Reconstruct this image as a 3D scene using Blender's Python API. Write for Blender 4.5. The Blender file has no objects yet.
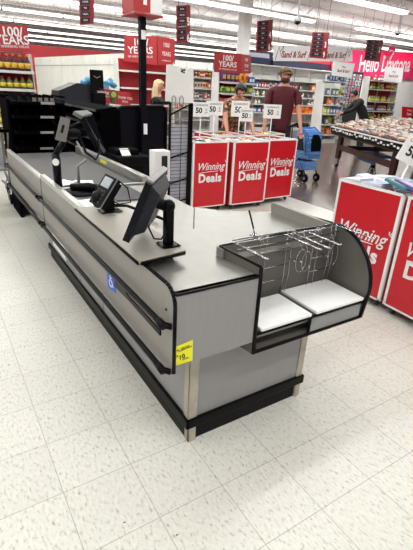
import bpy, bmesh, math, random
from mathutils import Vector, Matrix
random.seed(7)
SC = bpy.context.scene
COL = SC.collection
PI = math.pi

# ------------------------------------------------------------------ camera
YAW, PIT, ROL, FPX, EYE = .578911649, .416106569, .0545794132, 421.312938, 1.6
fw = Vector((math.sin(YAW)*math.cos(PIT), math.cos(YAW)*math.cos(PIT), -math.sin(PIT)))
r0 = Vector((math.cos(YAW), -math.sin(YAW), 0)); u0 = r0.cross(fw)
cr = r0*math.cos(ROL)+u0*math.sin(ROL); cu = -r0*math.sin(ROL)+u0*math.cos(ROL)
cam = bpy.data.cameras.new('camera'); co = bpy.data.objects.new('camera', cam); COL.objects.link(co)
m = Matrix((cr, cu, -fw)).transposed().to_4x4(); m.translation = Vector((0, 0, EYE)); co.matrix_world = m
cam.sensor_fit = 'VERTICAL'; cam.sensor_height = 36; cam.lens = FPX*36/550; cam.clip_end = 200; cam.clip_start = .05
SC.camera = co
def ray(x, y): return cr*(x-206.5) - cu*(y-275) + fw*FPX
def atz(x, y, z): d = ray(x, y); return Vector((0, 0, EYE)) + d*((z-EYE)/d.z)
def aty(x, y, Y): d = ray(x, y); return Vector((0, 0, EYE)) + d*(Y/d.y)
def atx(x, y, X): d = ray(x, y); return Vector((0, 0, EYE)) + d*(X/d.x)

# ------------------------------------------------------------------ materials
MATS = {}
def mat(name, col, rough=.5, metal=0, var=.06, scale=30, bump=0, emit=0, spec=.5, trans=0, alpha=1, stretch=(1, 1, 1)):
    if name in MATS: return MATS[name]
    mt = bpy.data.materials.new(name); mt.use_nodes = True; MATS[name] = mt
    nt = mt.node_tree; b = nt.nodes['Principled BSDF']
    tc = nt.nodes.new('ShaderNodeTexCoord'); mp = nt.nodes.new('ShaderNodeMapping'); nz = nt.nodes.new('ShaderNodeTexNoise')
    mp.inputs['Scale'].default_value = stretch
    nz.inputs['Scale'].default_value = scale; nz.inputs['Detail'].default_value = 3
    rp = nt.nodes.new('ShaderNodeValToRGB')
    a = [max(0, c*(1-var)) for c in col]; c2 = [min(1, c*(1+var)) for c in col]
    rp.color_ramp.elements[0].position = .3; rp.color_ramp.elements[1].position = .7
    rp.color_ramp.elements[0].color = (*a, 1); rp.color_ramp.elements[1].color = (*c2, 1)
    L = nt.links.new
    L(tc.outputs['Object'], mp.inputs[0]); L(mp.outputs[0], nz.inputs['Vector']); L(nz.outputs[0], rp.inputs[0]); L(rp.outputs[0], b.inputs['Base Color'])
    b.inputs['Roughness'].default_value = rough; b.inputs['Metallic'].default_value = metal
    b.inputs['Specular IOR Level'].default_value = spec
    if trans: b.inputs['Transmission Weight'].default_value = trans
    if alpha < 1: b.inputs['Alpha'].default_value = alpha
    if bump:
        bp = nt.nodes.new('ShaderNodeBump'); bp.inputs['Strength'].default_value = bump; bp.inputs['Distance'].default_value = .002
        L(nz.outputs[0], bp.inputs['Height']); L(bp.outputs[0], b.inputs['Normal'])
    if emit:
        b.inputs['Emission Color'].default_value = (*col, 1); b.inputs['Emission Strength'].default_value = emit
    return mt
def srgb(r, g, b):
    f = lambda c: (c/255/12.92) if c/255 <= .04045 else ((c/255+.055)/1.055)**2.4
    return (f(r), f(g), f(b))
M = {}
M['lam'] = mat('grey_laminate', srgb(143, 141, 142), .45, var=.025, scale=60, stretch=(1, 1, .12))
M['lam2'] = mat('grey_taupe_laminate', srgb(136, 132, 127), .45, var=.03, scale=60, stretch=(1, 1, .12))
M['steel'] = mat('brushed_steel_deck', srgb(150, 149, 144), .32, .7, var=.04, scale=14)
M['alu'] = mat('brushed_aluminium', srgb(190, 188, 184), .32, .8, var=.1, scale=40)
M['post'] = mat('worn_metal_post', srgb(176, 168, 154), .5, .25, var=.14, scale=22, stretch=(1, 1, .4))
M['black'] = mat('black_plastic', srgb(6, 6, 8), .4, spec=.12, var=.2, scale=20)
M['rack'] = mat('black_rack_finish', srgb(5, 5, 7), .9, spec=.02, var=.2)
M['blackm'] = mat('black_painted_metal', srgb(5, 5, 7), .35, 0, spec=.12, var=.2, scale=20)
M['navyb'] = mat('dark_navy_enamel', srgb(9, 11, 20), .35, spec=.15, var=.15, scale=20)
M['kick'] = mat('black_kick_board', srgb(8, 8, 8), .5, spec=.15, var=.3, scale=40)
M['rubber'] = mat('grey_rubber', srgb(70, 70, 72), .6)
M['chrome'] = mat('chrome_wire', srgb(170, 170, 174), .2, 1, var=.03)
M['well'] = mat('shaded_taupe_laminate', srgb(92, 88, 84), .5, var=.03, scale=50)  # copy of the taupe laminate, darkened for the shade inside the bag well
M['plate'] = mat('dull_metal_plate', srgb(116, 112, 110), .4, .3)
M['belt'] = mat('dark_grey_belt', srgb(66, 66, 66), .6, var=.07, scale=80)
M['deskt'] = mat('beige_desk_laminate', srgb(146, 141, 132), .4, var=.03, scale=40)
M['white'] = mat('white_plastic', srgb(232, 232, 232), .4, var=.02)
M['pan'] = mat('white_scale_tray', srgb(238, 238, 238), .35, var=.02)
M['paper'] = mat('white_paper', srgb(238, 238, 236), .7, var=.02)
M['grey'] = mat('mid_grey_plastic', srgb(128, 128, 130), .45)
M['dgrey'] = mat('dark_grey_plastic', srgb(38, 40, 47), .45, spec=.2)
M['red'] = mat('red_card', srgb(196, 22, 36), .38, var=.04, scale=6)
M['redsign'] = mat('dull_red_card', srgb(168, 40, 44), .5, var=.04)
M['dred'] = mat('dark_red_sign', srgb(128, 26, 34), .5, var=.05)
M['redshelf'] = mat('red_shelf_back', srgb(172, 30, 40), .5, var=.05)
M['yellow'] = mat('yellow_sticker', srgb(236, 232, 40), .5, var=.02)
M['blue'] = mat('blue_sticker', srgb(40, 84, 200), .5, var=.02)
M['ink'] = mat('black_ink', srgb(20, 20, 20), .6, var=.02)
M['shelf'] = mat('off_white_shelving', srgb(205, 205, 202), .45, var=.03, scale=6)
M['cream'] = mat('white_cooler_panels', srgb(214, 213, 206), .5, var=.04, scale=3)
M['col'] = mat('white_column_paint', srgb(216, 216, 214), .6, var=.03, scale=4)
M['pink'] = mat('hot_pink_banner', srgb(236, 62, 128), .55, var=.03)
M['navy'] = mat('navy_fascia', srgb(20, 24, 64), .5, var=.04)
M['lav'] = mat('pale_lavender_sign', srgb(200, 202, 228), .5, var=.05)
M['navyt'] = mat('navy_lettering', srgb(40, 44, 110), .5)
M['lamp'] = mat('lamp_tube', (1, .985, .96), .5, emit=5)
M['wood'] = mat('dark_brown_wood', srgb(58, 32, 26), .45, var=.2, scale=20)
M['skin'] = mat('skin', srgb(196, 140, 116), .55, var=.04, scale=12)
M['maroon'] = mat('maroon_cotton', srgb(78, 16, 28), .8, var=.12, scale=18, bump=.3)
M['denim'] = mat('dark_denim', srgb(38, 42, 58), .8, var=.15)
M['blackc'] = mat('black_cotton', srgb(18, 18, 22), .8, var=.2)
M['hairb'] = mat('light_brown_hair', srgb(104, 78, 48), .6, var=.35, scale=70)
M['beard'] = mat('brown_beard', srgb(62, 38, 26), .7, var=.3, scale=80)
M['hairk'] = mat('black_hair', srgb(24, 20, 20), .45, var=.3, scale=80)
M['blond'] = mat('blonde_hair', srgb(206, 182, 142), .5, var=.25, scale=50, stretch=(1, 1, .2))
M['scuff'] = mat('dark_floor_speck', srgb(52, 45, 40), .6)
M['glass'] = mat('dark_glass_screen', srgb(16, 18, 24), .1, var=.05)
M['lcd'] = mat('grey_lcd', srgb(150, 158, 162), .25, var=.1)
M['tealp'] = mat('teal_packet', srgb(50, 130, 150), .35, var=.5, scale=45)
M['orange'] = mat('orange_carton', srgb(226, 112, 36), .5, var=.15, scale=12)
M['blueb'] = mat('blue_plastic', srgb(40, 110, 160), .4)
M['green'] = mat('green_emblem', srgb(46, 92, 44), .5)

def patt(name, base, spots, scale=20):
    mt = bpy.data.materials.new(name); mt.use_nodes = True; nt = mt.node_tree; b = nt.nodes['Principled BSDF']
    tc = nt.nodes.new('ShaderNodeTexCoord'); v = nt.nodes.new('ShaderNodeTexVoronoi'); v.inputs['Scale'].default_value = scale
    rp = nt.nodes.new('ShaderNodeValToRGB'); rp.color_ramp.interpolation = 'CONSTANT'
    sp = nt.nodes.new('ShaderNodeSeparateColor')
    n = len(spots)+1; cols = [base]+spots
    rp.color_ramp.elements[0].color = (*base, 1); rp.color_ramp.elements[0].position = 0
    rp.color_ramp.elements[1].color = (*cols[1], 1); rp.color_ramp.elements[1].position = 1/n
    for i in range(2, n):
        e = rp.color_ramp.elements.new(i/n); e.color = (*cols[i], 1)
    nt.links.new(tc.outputs['Object'], v.inputs['Vector']); nt.links.new(v.outputs['Color'], sp.inputs[0]); nt.links.new(sp.outputs[0], rp.inputs[0]); nt.links.new(rp.outputs[0], b.inputs['Base Color'])
    b.inputs['Roughness'].default_value = .6
    return mt
M['floral'] = patt('floral_print', srgb(40, 36, 32), [srgb(84, 92, 50), srgb(150, 90, 62), srgb(58, 40, 34), srgb(196, 150, 120)], 28)
M['dots'] = None
def dotmat():
    mt = bpy.data.materials.new('blue_dotted_fabric'); mt.use_nodes = True; nt = mt.node_tree; b = nt.nodes['Principled BSDF']
    tc = nt.nodes.new('ShaderNodeTexCoord'); v = nt.nodes.new('ShaderNodeTexVoronoi'); v.inputs['Scale'].default_value = 38; v.inputs['Randomness'].default_value = 0
    lt = nt.nodes.new('ShaderNodeMath'); lt.operation = 'LESS_THAN'; lt.inputs[1].default_value = .28
    mx = nt.nodes.new('ShaderNodeMix'); mx.data_type = 'RGBA'; mx.inputs[6].default_value = (*srgb(48, 112, 190), 1); mx.inputs[7].default_value = (*srgb(190, 215, 240), 1)
    nt.links.new(tc.outputs['Object'], v.inputs['Vector']); nt.links.new(v.outputs['Distance'], lt.inputs[0]); nt.links.new(lt.outputs[0], mx.inputs[0]); nt.links.new(mx.outputs[2], b.inputs['Base Color'])
    b.inputs['Roughness'].default_value = .7; return mt
M['dots'] = dotmat()

def floor_mat():
    mt = bpy.data.materials.new('vinyl_tile_floor'); mt.use_nodes = True; nt = mt.node_tree; b = nt.nodes['Principled BSDF']; N = nt.nodes.new; L = nt.links.new
    g = N('ShaderNodeNewGeometry'); s = N('ShaderNodeSeparateXYZ'); L(g.outputs['Position'], s.inputs[0])
    def mth(op, a, b_=None, c=None):
        n = N('ShaderNodeMath'); n.operation = op
        for i, v in enumerate((a, b_, c)):
            if v is None: continue
            if isinstance(v, (int, float)): n.inputs[i].default_value = v
            else: L(v, n.inputs[i])
        return n.outputs[0]
    T = .3045
    def line(o, off):
        f = mth('PINGPONG', mth('SUBTRACT', o, off), T/2)
        return mth('LESS_THAN', f, .0017)
    ln = mth('MAXIMUM', line(s.outputs[0], .219), line(s.outputs[1], .1345))
    nz = N('ShaderNodeTexNoise'); nz.inputs['Scale'].default_value = 85; nz.inputs['Detail'].default_value = 3; nz.inputs['Roughness'].default_value = .6
    mp = N('ShaderNodeMapping'); mp.inputs['Scale'].default_value = (1, .45, 1); mp.inputs['Rotation'].default_value = (0, 0, .5)
    L(g.outputs['Position'], mp.inputs[0]); L(mp.outputs[0], nz.inputs['Vector'])
    rp = N('ShaderNodeValToRGB'); e = rp.color_ramp.elements
    e[0].position = .3; e[0].color = (*srgb(164, 160, 148), 1); e[1].position = .42; e[1].color = (*srgb(207, 206, 198), 1)
    x = rp.color_ramp.elements.new(.72); x.color = (*srgb(220, 219, 213), 1)
    L(nz.outputs[0], rp.inputs[0])
    # per tile tone
    wn = N('ShaderNodeTexWhiteNoise'); wn.noise_dimensions = '2D'; cb = N('ShaderNodeCombineXYZ')
    L(mth('FLOOR', mth('DIVIDE', mth('SUBTRACT', s.outputs[0], .219), T)), cb.inputs[0]); L(mth('FLOOR', mth('DIVIDE', mth('SUBTRACT', s.outputs[1], .1345), T)), cb.inputs[1]); L(cb.outputs[0], wn.inputs['Vector'])
    tone = mth('MULTIPLY_ADD', wn.outputs[0], .05, .95)
    dn = N('ShaderNodeTexNoise'); dn.inputs['Scale'].default_value = 1.6; dn.inputs['Detail'].default_value = 3; L(g.outputs['Position'], dn.inputs['Vector'])
    tone2 = mth('MULTIPLY', tone, mth('MULTIPLY_ADD', dn.outputs[0], .14, .93))
    hs = N('ShaderNodeHueSaturation'); L(rp.outputs[0], hs.inputs['Color']); L(tone2, hs.inputs['Value'])
    m1 = N('ShaderNodeMix'); m1.data_type = 'RGBA'; L(mth('MULTIPLY', ln, .55), m1.inputs[0]); L(hs.outputs[0], m1.inputs[6]); m1.inputs[7].default_value = (*srgb(120, 112, 102), 1)
    # aisle finish: polished brown
    n2 = N('ShaderNodeTexNoise'); n2.inputs['Scale'].default_value = 3; n2.inputs['Detail'].default_value = 6; L(g.outputs['Position'], n2.inputs['Vector'])
    r2 = N('ShaderNodeValToRGB'); r2.color_ramp.elements[0].position = .35; r2.color_ramp.elements[0].color = (*srgb(84, 68, 62), 1); r2.color_ramp.elements[1].position = .7; r2.color_ramp.elements[1].color = (*srgb(112, 96, 88), 1); L(n2.outputs[0], r2.inputs[0])
    br = mth('GREATER_THAN', s.outputs[0], 4.97)
    m2 = N('ShaderNodeMix'); m2.data_type = 'RGBA'; L(br, m2.inputs[0]); L(m1.outputs[2], m2.inputs[6]); L(r2.outputs[0], m2.inputs[7]); L(m2.outputs[2], b.inputs['Base Color'])
    L(mth('MULTIPLY_ADD', br, -.1, .3), b.inputs['Roughness']); b.inputs['Specular IOR Level'].default_value = .35
    bp = N('ShaderNodeBump'); bp.inputs['Strength'].default_value = .25; bp.inputs['Distance'].default_value = .001; bp.invert = True
    L(ln, bp.inputs['Height']); L(bp.outputs[0], b.inputs['Normal'])
    return mt
def ceil_mat():
    mt = bpy.data.materials.new('corrugated_metal_deck'); mt.use_nodes = True; nt = mt.node_tree; b = nt.nodes['Principled BSDF']; N = nt.nodes.new; L = nt.links.new
    g = N('ShaderNodeNewGeometry'); w = N('ShaderNodeTexWave'); w.bands_direction = 'X'; w.inputs['Scale'].default_value = 1.6; L(g.outputs['Position'], w.inputs['Vector'])
    rp = N('ShaderNodeValToRGB'); rp.color_ramp.elements[0].position = .3; rp.color_ramp.elements[0].color = (*srgb(205, 200, 198), 1); rp.color_ramp.elements[1].position = .5; rp.color_ramp.elements[1].color = (*srgb(225, 221, 219), 1)
    L(w.outputs[0], rp.inputs[0]); L(rp.outputs[0], b.inputs['Base Color']); b.inputs['Roughness'].default_value = .6
    bp = N('ShaderNodeBump'); bp.inputs['Strength'].default_value = .5; L(w.outputs[0], bp.inputs['Height']); L(bp.outputs[0], b.inputs['Normal'])
    return mt
M['floor'] = floor_mat(); M['ceil'] = ceil_mat()

# ------------------------------------------------------------------ helpers
class MB:
    def __init__(s): s.b = bmesh.new(); s.mi = 0
    def _new(s, vs):
        for v in vs:
            for f in v.link_faces: f.material_index = s.mi
    def box(s, x0, x1, y0, y1, z0, z1, bev=0, R=None, c=None):
        r = bmesh.ops.create_cube(s.b, size=1); vs = r['verts']
        bmesh.ops.scale(s.b, vec=(abs(x1-x0), abs(y1-y0), abs(z1-z0)), verts=vs)
        if bev:
            es = list({e for v in vs for e in v.link_edges}); q = bmesh.ops.bevel(s.b, geom=es, offset=bev, segments=2, affect='EDGES', profile=.7); 
            vs = list({v for f in q['faces'] for v in f.verts} | {v for v in vs if v.is_valid})
        if R is not None: bmesh.ops.rotate(s.b, verts=vs, matrix=R, cent=(0, 0, 0))
        bmesh.ops.translate(s.b, verts=vs, vec=((x0+x1)/2, (y0+y1)/2, (z0+z1)/2)); s._new(vs); return vs
    def tube(s, pts, r, n=8, closed=False, taper=None):
        pts = [Vector(p) for p in pts]; N = len(pts); rings = []; prev = None
        for i, p in enumerate(pts):
            if closed: t = (pts[(i+1) % N]-pts[i-1])
            else: t = (pts[min(i+1, N-1)]-pts[max(i-1, 0)])
            t.normalize()
            if prev is None: a = Vector((0, 0, 1)) if abs(t.z) < .9 else Vector((1, 0, 0)); a = t.cross(a).normalized()
            else: a = (prev-t*prev.dot(t)); a = a.normalized() if a.length > 1e-6 else t.orthogonal().normalized()
            prev = a; b_ = t.cross(a); rr = r if taper is None else taper[i]
            rings.append([s.b.verts.new(p+(a*math.cos(k*2*PI/n)+b_*math.sin(k*2*PI/n))*rr) for k in range(n)])
        M_ = N if closed else N-1
        fs = []
        for i in range(M_):
            A, B = rings[i], rings[(i+1) % N]
            for k in range(n): fs.append(s.b.faces.new((A[k], A[(k+1) % n], B[(k+1) % n], B[k])))
        if not closed:
            fs.append(s.b.faces.new(rings[0][::-1])); fs.append(s.b.faces.new(rings[-1]))
        for f in fs: f.material_index = s.mi; f.smooth = True
    def lathe(s, prof, c=(0, 0, 0), n=14, R=None):
        rings = []
        for r, z in prof:
            ring = []
            for k in range(n):
                v = Vector((max(r, 1e-4)*math.cos(2*PI*k/n), max(r, 1e-4)*math.sin(2*PI*k/n), z))
                if R is not None: v = R @ v
                ring.append(s.b.verts.new(v+Vector(c)))
            rings.append(ring)
        for A, B in zip(rings, rings[1:]):
            for k in range(n):
                f = s.b.faces.new((A[k], A[(k+1) % n], B[(k+1) % n], B[k])); f.material_index = s.mi; f.smooth = True
        f = s.b.faces.new(rings[0][::-1]); f.material_index = s.mi; f = s.b.faces.new(rings[-1]); f.material_index = s.mi
    def slab(s, poly, d):               # polygon of 3-D points extruded along d
        d = Vector(d); A = [s.b.verts.new(Vector(p)) for p in poly]; B = [s.b.verts.new(Vector(p)+d) for p in poly]
        fs = [s.b.faces.new(A), s.b.faces.new(B[::-1])]
        n = len(A)
        for i in range(n): fs.append(s.b.faces.new((A[(i+1) % n], A[i], B[i], B[(i+1) % n])))
        for f in fs: f.material_index = s.mi
    def ico(s, c, r, sc=(1, 1, 1), sub=2):
        q = bmesh.ops.create_icosphere(s.b, subdivisions=sub, radius=r); vs = q['verts']
        bmesh.ops.scale(s.b, vec=sc, verts=vs); bmesh.ops.translate(s.b, verts=vs, vec=c); s._new(vs)
        for v in vs:
            for f in v.link_faces: f.smooth = True
        return vs
    def build(s, name, m_, parent=None):
        bmesh.ops.recalc_face_normals(s.b, faces=s.b.faces[:])
        me = bpy.data.meshes.new(name); s.b.to_mesh(me); s.b.free()
        for x in (m_ if isinstance(m_, (list, tuple)) else [m_]): me.materials.append(x)
        o = bpy.data.objects.new(name, me); COL.objects.link(o)
        if parent is not None: o.parent = parent
        return o
def tag(o, label=None, cat=None, group=None, kind=None):
    if label: o['label'] = label
    if cat: o['category'] = cat
    if group: o['group'] = group
    if kind: o['kind'] = kind
    return o
def thing(name, label, cat, loc=(0, 0, 0), rz=0, group=None):
    o = bpy.data.objects.new(name, None); COL.objects.link(o); o.location = loc; o.rotation_euler = (0, 0, rz); o.empty_display_size = .1
    return tag(o, label, cat, group)
KIDS = {}
def dup(root, loc, rz=None, label=None, group=None):
    r = root.copy(); COL.objects.link(r); r.location = loc
    if rz is not None: r.rotation_euler = (0, 0, rz)
    if label: r['label'] = label
    if group: r['group'] = group
    def rec(a, b_):
        for ch in list(a.children):
            c = ch.copy(); COL.objects.link(c); c.parent = b_; rec(ch, c)
    rec(root, r); return r
def struct(name, mb, m_): return tag(mb.build(name, m_), kind='structure')
def text(body, size, o, right, up, m_, parent=None, name='lettering', shear=0, bold=0, ext=.0006, align='CENTER', squash=1, spacing=1):
    cu_ = bpy.data.curves.new(name, 'FONT'); cu_.body = body; cu_.size = size; cu_.align_x = align; cu_.align_y = 'CENTER'
    cu_.shear = shear; cu_.offset = bold; cu_.extrude = ext; cu_.resolution_u = 3; cu_.space_character = spacing; cu_.space_line = .95
    t = bpy.data.objects.new(name, cu_); me = bpy.data.meshes.new_from_object(t); bpy.data.objects.remove(t)
    R = Vector(right).normalized(); U = Vector(up); U = (U-R*U.dot(R)).normalized(); Nn = R.cross(U)
    mm = Matrix((R*squash, U, Nn)).transposed().to_4x4(); mm.translation = Vector(o)
    me.transform(mm); me.materials.clear(); me.materials.append(m_)
    ob = bpy.data.objects.new(name, me); COL.objects.link(ob)
    if parent is not None: ob.parent = parent
    return ob
X_, Y_, Z_ = Vector((1, 0, 0)), Vector((0, 1, 0)), Vector((0, 0, 1))

# ------------------------------------------------------------------ room shell
b = MB(); b.box(-12, 40, -12, 42, -.1, 0); struct('floor', b, M['floor'])
b = MB(); b.box(-12, 40, -12, 42, 5.1, 5.2); struct('ceiling', b, M['ceil'])
b = MB(); b.box(-12, 40, 42, 42.2, 0, 5.1); struct('wall_back', b, M['col'])
b = MB(); b.box(40, 40.2, -12, 42, 0, 5.1); struct('wall_right', b, M['col'])
b = MB(); b.box(-12.2, -12, -12, 42, 0, 5.1); struct('wall_left', b, M['col'])
b = MB(); b.box(-12, 40, -12.2, -12, 0, 5.1); struct('wall_front', b, M['col'])
# roof joists
jp = None
for k in range(9):
    y = 8.4+k*3.66
    b = MB(); b.box(-6, 38, y-.03, y+.03, 5.02, 5.06); b.box(-6, 38, y-.03, y+.03, 4.62, 4.66)
    pts = []
    for i in range(90): pts.append((-6+i*.49, y, 5.03 if i % 2 else 4.65))
    b.tube(pts, .014, 4)
    tag(b.build('trim_%d' % (k+1), M['ceil']), kind='structure')
b = MB(); b.box(11.6, 12.0, 16, 16.4, 0, 5.1, .02); tag(b.build('trim_20', M['col']), kind='structure')

# ------------------------------------------------------------------ lights
LZ = 4.2
fx = thing('ceiling_light', 'long white fluorescent fixture hung under the roof', 'ceiling light', (0, 0, LZ), 0, 'fluorescent fixtures in long rows')
b = MB(); b.slab([(-1.2, -.16, 0), (-1.2, .16, 0), (-1.2, .06, .06), (-1.2, -.06, .06)], (2.4, 0, 0)); b.build('housing', M['white'], fx)
b = MB(); b.slab([(-1.17, -.16, .0), (-1.17, -.09, -.08), (-1.17, .09, -.08), (-1.17, .16, .0)], (2.34, 0, 0)); b.build('diffuser', M['lamp'], fx)
b = MB()
b.tube([(-.9, 0, .9), (-.9, 0, .07), (.9, 0, .07), (.9, 0, .9)], .006, 5)
b.build('hanger', M['rubber'], fx)
rows = [(-4.3, -10, 8), (-.7, -10, 8), (3, -10, 10), (6.6, -8, 13), (10.2, -4, 13.85), (13.9, -4, 13.4), (17.7, 0, 28), (21.5, 0, 28), (25.3, 0, 34), (29, 2, 34), (32.7, 4, 34), (36.4, 5, 34), (13.7, 15.5, 23), (15.3, 15.6, 25), (10.2, 17.5, 26)]
first = True
for (y, xa, xb) in rows:
    n = int((xb-xa)/2.46); 
    for i in range(n):
        x = xb-1.22-i*2.46
        if first: fx.location = (x, y, LZ); first = False
        else: dup(fx, (x, y, LZ))
def area(x, y, z, sx, sy, p, rot=(0, 0, 0), c=(.985, 1, .97)):
    l = bpy.data.lights.new('added_row_light', 'AREA'); l.shape = 'RECTANGLE'; l.size = sx; l.size_y = sy; l.energy = p; l.color = c
    o = bpy.data.objects.new('added_row_light', l); COL.objects.link(o); o.location = (x, y, z); o.rotation_euler = rot
for (y, xa, xb, p) in [(-4.3, -10, 8, 330), (-.7, -10, 8, 400), (3, -10, 10, 470), (6.6, -8, 13, 480), (10.2, -4, 13.8, 650), (13.9, -4, 13.3, 700), (13.7, 15.5, 23, 420), (15.3, 15.6, 25, 420), (10.2, 17.5, 26, 350), (17.7, 0, 28, 1000), (21.5, 0, 28, 700), (25.3, 0, 30, 1000), (32.7, 4, 34, 900)]:
    area((xa+xb)/2, y, LZ-.09, xb-xa, .12, p)
    area((xa+xb)/2, y, LZ+.1, xb-xa, .12, p*(.08 if xa >= 15 else .3 if y < 16 else .5), (PI, 0, 0))  # upward light added above each row to brighten the ceiling
w = bpy.data.worlds.new('store_air'); SC.world = w; w.use_nodes = True
w.node_tree.nodes['Background'].inputs[0].default_value = (.9, .95, 1, 1); w.node_tree.nodes['Background'].inputs[1].default_value = .5

# ------------------------------------------------------------------ the main checkout counter
ck = thing('checkout_counter', 'long grey laminate checkout counter with black edges and stainless steel deck in the foreground', 'checkout counter', (0.82, 1.35, 0))
def P(mb, name, m_, parent=ck):
    o = mb.build(name, m_, parent); o.matrix_parent_inverse = Matrix.Translation(-Vector(parent.location)) if parent.type == 'EMPTY' else Matrix.Identity(4)
    return o
PX = .673; YF = 1.25; DZ = .886
# base
b = MB(); b.box(.825, 1.555, 1.352, 4.10, .1, .56); P(b, 'base_body', M['lam'])
b = MB(); b.box(.833, 1.548, 1.36, 4.09, 0, .1); P(b, 'kick_board', M['kick'])
b = MB(); b.box(.806, 1.575, 1.333, 1.352, .085, .137, .006); P(b, 'bumper_strip', M['black'])
b = MB(); b.box(.806, .825, 1.333, 4.11, .085, .137, .006); P(b, 'bumper_strip', M['black'])
b = MB(); b.box(.822, .832, 1.352, 4.1, 0, .085); P(b, 'kick_face', M['kick'])
b = MB(); b.box(.835, 1.53, 1.348, 1.36, 0, .086); P(b, 'kick_face', M['kick'])
for x0, x1 in ((.818, .868), (1.52, 1.562)):
    b = MB(); b.box(x0, x1, 1.344, 1.352, .137, .56, .002); b.box(x0, x0+.007, 1.344, 1.39, .137, .56, .002) if x0 < 1 else None; P(b, 'corner_post', M['post'])
    b = MB(); b.box(x0, x1-.008, 1.336, 1.349, 0, .085, .002); b.box(x0, x0+.006, 1.336, 1.375, 0, .085, .002) if x0 < 1 else None; P(b, 'kick_corner', M['post'])
for y in (2.55, 3.1, 3.75):
    b = MB(); b.box(.8235, .8255, y, y+.004, .137, .46); P(b, 'panel_seam', M['black'])
b = MB(); b.box(.80, .826, 3.42, 3.85, .2, .46, .003); P(b, 'access_panel', M['white'])
# upper body: front face
b = MB(); b.box(PX+.012, 1.09, YF, YF+.02, .552, DZ-.008); P(b, 'front_panel', M['lam'])
b = MB(); b.box(PX+.012, 1.09, YF-.004, YF+.022, DZ-.01, DZ); P(b, 'edge_trim', M['black'])
b = MB(); b.box(PX+.015, 1.55, YF+.02, 1.40, .552, .562); b.box(PX+.015, .83, 1.39, 5.03, .52, .53); P(b, 'underside_panel', M['lam2'])
# left side panel with rounded front corner and sloping top
def sidepanel(y0, y1, z0, z1, x0, x1, rc=.07):
    pts = [(x0, y1, z0), (x0, y0, z0)]
    for i in range(7):
        a = i/6*PI/2; pts.append((x0, y0+rc-rc*math.cos(a), z1-rc+rc*math.sin(a)))
    pts.append((x0, y1, z1)); return pts
PT = .902
pl = sidepanel(YF-.002, 3.455, .525, PT, PX, PX+.016)
b = MB(); b.slab(pl, (.016, 0, 0)); P(b, 'side_panel', M['lam2'])
b = MB(); b.box(PX, PX+.016, 3.465, 5.05, .53, PT); P(b, 'side_panel', M['lam2'])
b = MB(); b.box(PX-.002, PX+.018, 3.455, 3.465, .525, PT); P(b, 'panel_seam', M['black'])
# black edging round the side panel
b = MB(); ed = [p for p in pl[1:]]; ed[-1] = (PX, 2.45, PT)
for (a, c) in zip(ed, ed[1:]):
    a = Vector(a)+Vector((.008, 0, 0)); c = Vector(c)+Vector((.008, 0, 0)); b.tube([a, c], .0085, 8)
P(b, 'edge_trim', M['black'])
b = MB(); b.tube([(PX+.008, YF, .527), (PX+.008, 3.455, .527)], .008, 6); P(b, 'edge_trim', M['black'])
# bump rails
def rail(z, y0, y1, name='bump_rail'):
    b = MB(); b.tube([(PX-.002, y0+.0, z), (PX-.024, y0+.03, z), (PX-.026, y0+.06, z), (PX-.026, y1-.03, z), (PX-.008, y1, z)], .0135, 10)
    b.tube([(PX-.026, y0+.07, z), (PX-.026, y0+.02, z-.002)], .0165, 10)
    b.tube([(PX-.03, y1-.045, z), (PX-.026, y1-.01, z)], .016, 10)
    P(b, name, M['black'])
    b = MB(); b.tube([(PX-.041, y0+.08, z+.006), (PX-.041, y1-.08, z+.006)], .0025, 5)
    P(b, 'rail_insert', M['rubber'])
rail(.744, 1.255, 3.45); rail(.744, 3.48, 5.08); rail(.53, 1.255, 3.45); rail(.53, 3.48, 5.08)
# sloping slot handle and screws
b = MB(); b.slab([(PX-.006, 1.87, .69), (PX-.006, 1.74, .70), (PX-.006, 1.70, .682), (PX-.006, 1.35, .678), (PX-.006, 1.35, .652), (PX-.006, 1.70, .660), (PX-.006, 1.87, .655)], (.006, 0, 0)); P(b, 'finger_slot', M['blackm'])
b = MB(); b.lathe([(.006, 0), (.006, .003), (.003, .004)], (PX-.003, 1.30, .80), 10, Matrix.Rotation(-PI/2, 3, 'Y')); P(b, 'screw', M['blackm'])
# stainless deck
deck = [(PX+.017, YF+.003), (1.08, YF+.003), (1.08, 1.51), (1.83, 1.51), (1.815, 2.03), (1.56, 2.15), (1.38, 2.32), (1.39, 3.05), (PX+.017, 3.05)]
b = MB(); b.slab([(x, y, DZ-.03) for x, y in deck], (0, 0, .03)); P(b, 'deck', M['steel'])
b = MB(); b.slab([(x, y, DZ+.0002) for x, y in [(1.152, 1.925), (1.384, 2.313), (1.390, 2.309), (1.158, 1.921)]], (0, 0, .0012)); P(b, 'deck_seam', M['black'])
b = MB(); b.box(1.30, 1.80, 1.53, 2.0, .40, DZ-.03); b.box(.83, 1.34, 2.05, 4.6, .56, DZ-.03); P(b, 'inner_body', M['lam'])
b = MB(); b.box(1.2, 1.34, 4.2, 4.5, 0, .7); P(b, 'end_pedestal', M['kick'])
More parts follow.
